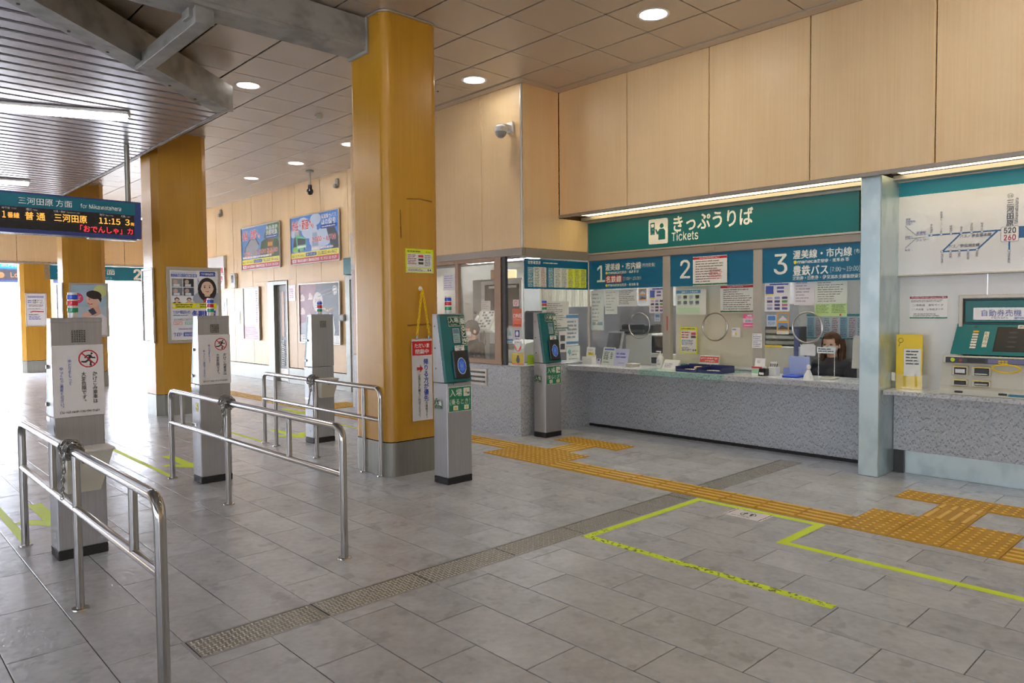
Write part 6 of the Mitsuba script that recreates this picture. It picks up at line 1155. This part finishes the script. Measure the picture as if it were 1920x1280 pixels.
put('skirt', (lambda q: (q[0] + np.column_stack([0.008 * np.cos(6 * np.arctan2(q[0][:, 1] - 6.56, q[0][:, 0] + 3.0)) * (CT + 0.09 - q[0][:, 2]) / 0.09, np.zeros(len(q[0])), np.zeros(len(q[0]))]), q[1]))(lathe([(0.040, 0.0), (0.034, 0.03), (0.022, 0.065), (0.012, 0.09), (0.018, 0.10), (0.020, 0.115), (0.012, 0.13), (0.0, 0.134)], (-3.0, 6.56, CT), 36)), 'paper_white', g, smooth=True); put('band', lathe([(0.0135, 0.086), (0.0145, 0.09), (0.0135, 0.094)], (-3.0, 6.56, CT), 16), 'grey_plastic', g)
k = thing('calculator', 'cream calculator on the counter beside the tissue doll', 'calculator'); put('body', cbox(-2.92, -2.80, 6.62, 6.76, CT, CT + 0.022, 0.006), 'beige_plastic', k); put('screen', box(-2.91, -2.81, 6.72, 6.75, CT + 0.0215, CT + 0.0225), 'dark_grey', k); put('keys', cat(*[cbox(-2.91 + 0.025 * i, -2.892 + 0.025 * i, 6.63 + 0.022 * j, 6.645 + 0.022 * j, CT + 0.022, CT + 0.026, 0.001) for i in range(4) for j in range(4)]), 'grey_plastic', k, kind='stuff')
m = thing('ticket_terminal', 'grey-green terminal with a yellow label behind ticket window 3', 'office machine'); put('body', prism([(6.99, 0.731), (7.25, 0.731), (7.25, 1.03), (7.05, 1.03)], -3.70, -3.36, 'x'), 'beige_plastic', m); put('label', box(-3.69, -3.50, 7.03, 7.047, 1.032, 1.05), 'yellow_plastic', m)
m = thing('monitor', 'pale grey monitor back at the right edge of ticket window 3', 'monitor'); put('shell', prism([(6.95, 0.86), (7.10, 0.86), (7.06, 1.16), (6.98, 1.16)], -2.77, -2.54, 'x'), 'beige_plastic', m); put('foot', cbox(-2.74, -2.56, 6.99, 7.1, 0.73, 0.86, 0.01), 'grey_plastic', m)
f = thing('face_shield_sign', 'small printed clear card standing before the clerk at window 3', 'card'); P = Print(0.17, 0.058, (222, 230, 236), 0.0015); P.lines(0.01, 0.01, 0.16, 0.05, 2, (80, 80, 96), 0.5); on_y(P, 'card', -3.03, 6.80, 1.0, parent=f); put('holder', cat(cyl((-3.02, 6.81, CT), (-3.02, 6.81, 1.01), 0.003, 6), cyl((-2.87, 6.81, CT), (-2.87, 6.81, 1.01), 0.003, 6), cbox(-3.04, -2.85, 6.79, 6.83, CT, CT + 0.004, 0.001)), 'lens_white', f)

# ================================================================ people
import manifold3d as m3
def hullchain(bones, J, edge=0.014, it=12):
    def ball(p, r): return m3.Manifold.sphere(r, 18).translate([float(q) for q in p])
    M = None
    for a, b2 in bones:
        h = m3.Manifold.batch_hull([ball(*J[a]), ball(*J[b2])]); M = h if M is None else M + h
    M = M.refine_to_length(edge); q = M.to_mesh(); t = trimesh.Trimesh(q.vert_properties[:, :3], q.tri_verts); t.merge_vertices()
    trimesh.smoothing.filter_taubin(t, 0.5, 0.53, it); return t
def clerk(o, yaw, label, hair, cloth, mask=True, cap=None):
    """a seated clerk; local +y is the way they face, o the seat on the floor"""
    k = thing('person', label, 'person')
    def W(t): v = np.asarray(t[0] if isinstance(t, tuple) else t.vertices, float); f = t[1] if isinstance(t, tuple) else t.faces; a = math.radians(yaw); R = np.array([[math.cos(a), -math.sin(a), 0], [math.sin(a), math.cos(a), 0], [0, 0, 1]]); return v @ R.T + o, f
    J = {'hip': ((0, 0, 0.52), 0.13), 'belly': ((0, 0.0, 0.64), 0.125), 'chest': ((0, 0.02, 0.80), 0.125), 'neck0': ((0, 0.03, 0.925), 0.055), 'neck1': ((0, 0.05, 1.0), 0.05), 'head0': ((0, 0.075, 1.045), 0.062), 'head1': ((0, 0.055, 1.11), 0.086), 'chin': ((0, 0.115, 1.025), 0.032)}
    for s, n in ((-1, 'l'), (1, 'r')):
        J |= {n + 'sh': ((0.165 * s, 0.01, 0.875), 0.056), n + 'el': ((0.21 * s, 0.07, 0.645), 0.042), n + 'wr': ((0.12 * s, 0.30, 0.70), 0.027), n + 'pa': ((0.10 * s, 0.36, 0.705), 0.03), n + 'hp': ((0.09 * s, 0.02, 0.52), 0.085), n + 'kn': ((0.11 * s, 0.40, 0.50), 0.06), n + 'an': ((0.11 * s, 0.36, 0.09 - o[2]), 0.042), n + 'to': ((0.11 * s, 0.48, 0.04 - o[2]), 0.034)}
        for q in range(4): J[n + f'f{q}'] = (((0.085 + 0.017 * (q - 1.5) * -1) * s, 0.435 - 0.008 * abs(q - 1), 0.70), 0.0085); J[n + f'k{q}'] = (((0.09 + 0.016 * (q - 1.5) * -1) * s, 0.395, 0.715), 0.0095)
        J[n + 'th'] = ((0.055 * s, 0.385, 0.705), 0.0095)
    bones = [('hip', 'belly'), ('belly', 'chest'), ('chest', 'neck0'), ('neck0', 'neck1'), ('neck1', 'head0'), ('head0', 'head1'), ('head0', 'chin'), ('head1', 'chin')]
    for n in 'lr': bones += [('chest', n + 'sh'), (n + 'sh', n + 'el'), (n + 'el', n + 'wr'), (n + 'wr', n + 'pa'), ('hip', n + 'hp'), (n + 'hp', n + 'kn'), (n + 'kn', n + 'an'), (n + 'an', n + 'to'), (n + 'pa', n + 'th')] + [(n + 'pa', n + f'k{q}') for q in range(4)] + [(n + f'k{q}', n + f'f{q}') for q in range(4)]
    body = hullchain(bones, J, 0.012, 6)
    put('body', W(body), 'skin', k, smooth=True)
    Jc = {q: (p, r + 0.012) for q, (p, r) in J.items()}
    cb = [('hip', 'belly'), ('belly', 'chest'), ('chest', 'neck0')] + [b2 for n in 'lr' for b2 in [('chest', n + 'sh'), (n + 'sh', n + 'el'), (n + 'el', n + 'wr')]]
    put('jacket', W(hullchain(cb, Jc, 0.016, 10)), cloth, k, smooth=True)
    put('trousers', W(hullchain([b2 for n in 'lr' for b2 in [('hip', n + 'hp'), (n + 'hp', n + 'kn'), (n + 'kn', n + 'an')]], Jc, 0.02, 8)), 'dark_cloth', k, smooth=True)
    hv = trimesh.creation.icosphere(3, 1.0).vertices * [0.094, 0.10, 0.098] + [0, 0.045, 1.12]; hf = trimesh.creation.icosphere(3, 1.0).faces
    keep = ~((hv[:, 1] > 0.10) & (hv[:, 2] < 1.145) & (abs(hv[:, 0]) < 0.062)); fk = hf[keep[hf].all(1)]
    if cap:
        put('cap', W(lathe([(0.0, 0.085), (0.05, 0.075), (0.088, 0.04), (0.096, 0.0), (0.094, -0.03), (0.0, -0.03)], (0, 0.055, 1.145), 28)), cap, k, smooth=40); put('peak', W(cbox(-0.07, 0.07, 0.12, 0.20, 1.118, 1.126, 0.003)), 'black_plastic', k)
        put('hair', W((hv * [1, 0.96, 0.94] + [0, 0, 0.05], fk)), hair, k, smooth=True)
    else:
        put('hair', W((hv + 0.004 * meshkit.noise(hv * 60)[:, None], fk)), hair, k, smooth=True)
        put('hair_length', W(cat(*[tube([(0.085 * s, 0.05 - 0.03 * j, 1.14), (0.098 * s, 0.04 - 0.03 * j, 1.05), (0.10 * s, 0.05 - 0.03 * j, 0.95), (0.085 * s, 0.07 - 0.03 * j, 0.87)], 0.022, 8) for s in (-1, 1) for j in range(3)], *[tube([(0.03 * i, -0.05, 1.12), (0.033 * i, -0.06, 1.0), (0.03 * i, -0.055, 0.9)], 0.026, 8) for i in (-2, -1, 0, 1, 2)])), hair, k, smooth=True)
    for s in (-1, 1):
        put('eye', W((lambda v, f: (v * [0.013, 0.006, 0.007] + [0.031 * s, 0.138, 1.088], f))(*(lambda q: (q.vertices, q.faces))(trimesh.creation.icosphere(2, 1.0)))), 'black_plastic', k, smooth=True)
        put('ear', W((lambda v, f: (v * [0.012, 0.022, 0.032] + [0.084 * s, 0.05, 1.075], f))(*(lambda q: (q.vertices, q.faces))(trimesh.creation.icosphere(2, 1.0)))), 'skin', k, smooth=True)
    put('nose', W(hullchain([('a', 'b')], {'a': ((0, 0.137, 1.085), 0.009), 'b': ((0, 0.15, 1.062), 0.013)}, 0.006, 3)), 'skin', k, smooth=True)
    if mask:
        mv = trimesh.creation.icosphere(3, 1.0); v = mv.vertices * [0.072, 0.075, 0.052] + [0, 0.085, 1.045]; kp = v[:, 1] > 0.085
        put('mask', W((v, mv.faces[kp[mv.faces].all(1)])), 'paper_white', k, smooth=True)
        put('ear_loop', W(cat(*[tube([(0.068 * s, 0.09, 1.065), (0.084 * s, 0.05, 1.08), (0.07 * s, 0.09, 1.03)], 0.002, 5) for s in (-1, 1)])), 'paper_white', k)
clerk(np.array([-3.225, 7.64, -0.04]), 178, 'clerk with long brown hair and a dark jacket seated behind ticket window 3', 'hair', 'dark_cloth')
clerk(np.array([-7.47, 6.35, 0.08]), 160, 'clerk in a dark cap, white mask and jacket seated inside the booth window', 'dark_cloth', 'brown_cloth', True, 'dark_cloth')
for x, y in ((-3.225, 7.66), (-7.47, 6.35)):
    s = thing('stool', 'grey office stool under the clerk at ' + ('ticket window 3' if x > -5 else 'the booth window'), 'stool'); put('seat', lathe([(0.0, 0.0), (0.17, 0.0), (0.18, 0.02), (0.17, 0.045), (0.0, 0.045)], (x, y, 0.292 if x > -5 else 0.405), 20), 'dark_grey', s); put('post', cyl((x, y, 0.03), (x, y, 0.292 if x > -5 else 0.405), 0.025, 10), 'black_plastic', s); put('foot', lathe([(0.0, 0.03), (0.2, 0.015), (0.2, 0.0), (0.0, 0.0)], (x, y, 0), 20), 'black_plastic', s)

# ================================================================ outside: platforms beyond the far header and ground round the hall
put('platform_ground', box(-80, -21.2, -40, 30, -0.25, -0.01), 'concrete', kind='structure', label='bright pale platform paving outside the hall')
put('forecourt_ground', cat(box(-21.2, 40, -40, -5.0, -0.25, -0.03), box(6.0, 40, -5.0, 30, -0.25, -0.03)), 'concrete', kind='structure', label='pale paving in front of the hall')
f = thing('platform_fence', 'pale steel picket fence along the sunlit platform seen between the pillars', 'fence')
for k in range(34): put('picket', cbox(-29.0, -28.95, 2.0 + 0.27 * k, 2.06 + 0.27 * k, 0, 1.05, 0.004), 'aluminium', f)
for z in (0.12, 1.0): put('rail', cbox(-29.01, -28.94, 2.0, 11.2, z, z + 0.05, 0.004), 'aluminium', f)
P = Print(1.3, 1.5, (238, 236, 240)); P.rect(0.85, 0.1, 1.25, 1.4, (226, 232, 240)).lines(0.15, 0.3, 0.75, 1.1, 5, (220, 150, 180), 0.4); t = thing('platform_poster', 'pale poster board standing beyond the platform fence', 'poster board')
on_x(P, 'sheet', -31.0, 7.2, 0.95, parent=t); put('post', cat(cbox(-31.05, -31.0, 7.25, 7.31, 0, 1.0), cbox(-31.05, -31.0, 8.38, 8.44, 0, 1.0)), 'grey_plastic', t)
c = thing('platform_column', 'pale round-edged column on the outside platform at the left edge', 'column'); put('shaft', cbox(-31.3, -31.05, 4.70, 5.0, 0, 4.2, 0.03), 'white_gloss', c)
r = thing('platform_roof', 'white platform roof with beams outside the far openings', 'roof')
put('slab', box(-30, -25, -8, 4.6, 4.25, 4.4), 'white_wall', r)
for y in (-4, -1, 2, 4): put('beam', cbox(-30, -25, y, y + 0.15, 4.0, 4.25), 'white_gloss', r)
for x in (-25.5, -27.5, -29.5): put('purlin', cbox(x, x + 0.1, -8, 4.6, 4.1, 4.25), 'white_gloss', r)
for y in (3.1, 4.4): put('pipe', cyl((-27, y, 3.4), (-27, y + 1.0, 3.3), 0.06, 8), 'grey_paint', r)
b = thing('departure_board', 'far small teal departure board outside over the platform', 'departure board')
put('case', cbox(-27.2, -27.0, 3.35, 6.0, 2.45, 3.15, 0.02), 'navy', b); P = Print(2.65, 0.70, (40, 50, 100)); P.rect(0, 0.42, 2.6, 0.68, (0, 104, 124)).text('三河田原', 0.55, 0.49, 0.15, W_, bold=1, w=0.7).rect(0, 0.06, 2.6, 0.38, (40, 36, 38)); on_x(P, 'face', -26.997, 3.35, 2.45, parent=b)
Pq = Print(2.65, 0.7, (0, 0, 0)); Pq.text('Local', 0.78, 0.15, 0.20, (0, 0, 0), 'I', 1.5, w=0.5).text('Local', 1.95, 0.15, 0.20, (0, 0, 0), 'I', 1.5, w=0.4).disc(0.55, 0.21, 0.09, (0, 0, 0)).disc(0.3, 0.21, 0.08, (0, 0, 0)); v, f2 = np.vstack(Pq.V[1:]), np.vstack(Pq.F[1:]) - 8
put('led_text', (np.column_stack([np.full(len(v), -26.99), 3.35 + v[:, 0], 2.45 + v[:, 1]]), f2), 'black_plastic', b, kind='stuff', emitter={'type': 'area', 'radiance': {'type': 'rgb', 'value': [1.3, 0.4, 0.12]}, 'sampling_weight': 0.02})
put('hanger', cat(cyl((-27.1, 3.9, 3.15), (-27.1, 3.9, 4.1), 0.03, 8), cyl((-27.1, 4.4, 3.15), (-27.1, 4.4, 4.1), 0.03, 8)), 'grey_plastic', b)
put('wall_end', box(6.0, 6.2, -5.0, 9.8, 0, CZ), 'beech', kind='structure', label='added unseen beech wall holding back daylight right of the view')  # added out of view to cut daylight from the right
f = thing('forecourt_building', 'added unseen grey building behind the viewer, cutting low daylight', 'building', kind='structure'); put('wall', box(-30, 24, -26.0, -24.0, 0, 7.0), 'grey_paint', f)  # added out of view to block low sky light from the front
for k in range(12): put('window', box(-28 + 4.3 * k, -25.4 + 4.3 * k, -23.99, -23.95, 1.0, 2.8), 'dark_grey', f)
put('wall_wing', cat(box(-21.6, -7.0, -5.2, -5.0, 0, CZ)), 'beech', kind='structure', label='added unseen beech wall behind the viewer, keeping bright reflections off the glass')  # added out of view to stop bright reflections in the windows
# ================================================================ lamps
def downlight(x, y, label, z=CZ):
    d = thing('downlight', label, 'ceiling light', 'recessed round downlights')
    put('ring', lathe([(0.10, -0.001), (0.135, -0.006), (0.142, 0.0), (0.142, 0.004)], (x, y, z), 32), 'white_plastic', d, smooth=30)
    put('lamp', lathe([(0.0, 0.0), (0.118, 0.0)], (x, y, z - 0.0035), 32), 'white_plastic', d, emitter=glow((1.0, 0.96, 0.90), DOWNLIGHT))
for x, y, lab in ((-3.795, 5.265, 'large round downlight at the top of the view above the ticket counter'), (-6.177, 5.263, 'round downlight in the ceiling just above the dome camera'), (-7.995, 3.502, 'round downlight in the ceiling beside the tip of the canopy fascia'), (-9.763, 5.84, 'round downlight half hidden by the left edge of the near pillar'), (-11.586, 5.88, 'middle one of the row of small downlights above the bus posters'), (-13.405, 5.89, 'farthest small downlight, left end of the row above the bus posters')):
    downlight(x, y, lab)
for x, y in ((-1.41, 5.265), (0.98, 5.265), (-1.41, 2.88), (-3.795, 2.88), (0.98, 2.88)): downlight(x, y, 'round downlight recessed in the tiled ceiling outside the view')
def tubelight(x, y, ln, label, yaw=-22):
    d = thing('tube_light', label, 'ceiling light'); c = (x, y, 0)
    put('tray', rotz(cbox(x - 0.09, x + 0.09, y - ln, y, SZ - 0.04, SZ - 0.005, 0.01), yaw, c), 'white_plastic', d)
    put('lamp', rotz(cbox(x - 0.075, x + 0.075, y - ln + 0.03, y - 0.02, SZ - 0.09, SZ - 0.041, 0.02), yaw, c), 'white_plastic', d, emitter=glow((1.0, 0.98, 1.0), TUBE))
    put('hanger', cat(*[cyl((x + dx, y + dy, SZ - 0.01), (x + dx, y + dy, SZ + 0.02), 0.012, 8) for dx, dy in ((-0.12, -0.3), (-0.36, -0.9))]), 'grey_plastic', d)
tubelight(-8.62, 2.45, 2.5, 'long bright fluorescent lamp under the slatted soffit, cut by the left edge')
tubelight(-13.95, 2.45, 2.5, 'farther fluorescent lamp under the slatted soffit just above the departure board', -16)
tubelight(-19.0, 2.40, 2.5, 'farthest fluorescent lamp under the soffit, behind the departure board', -16)
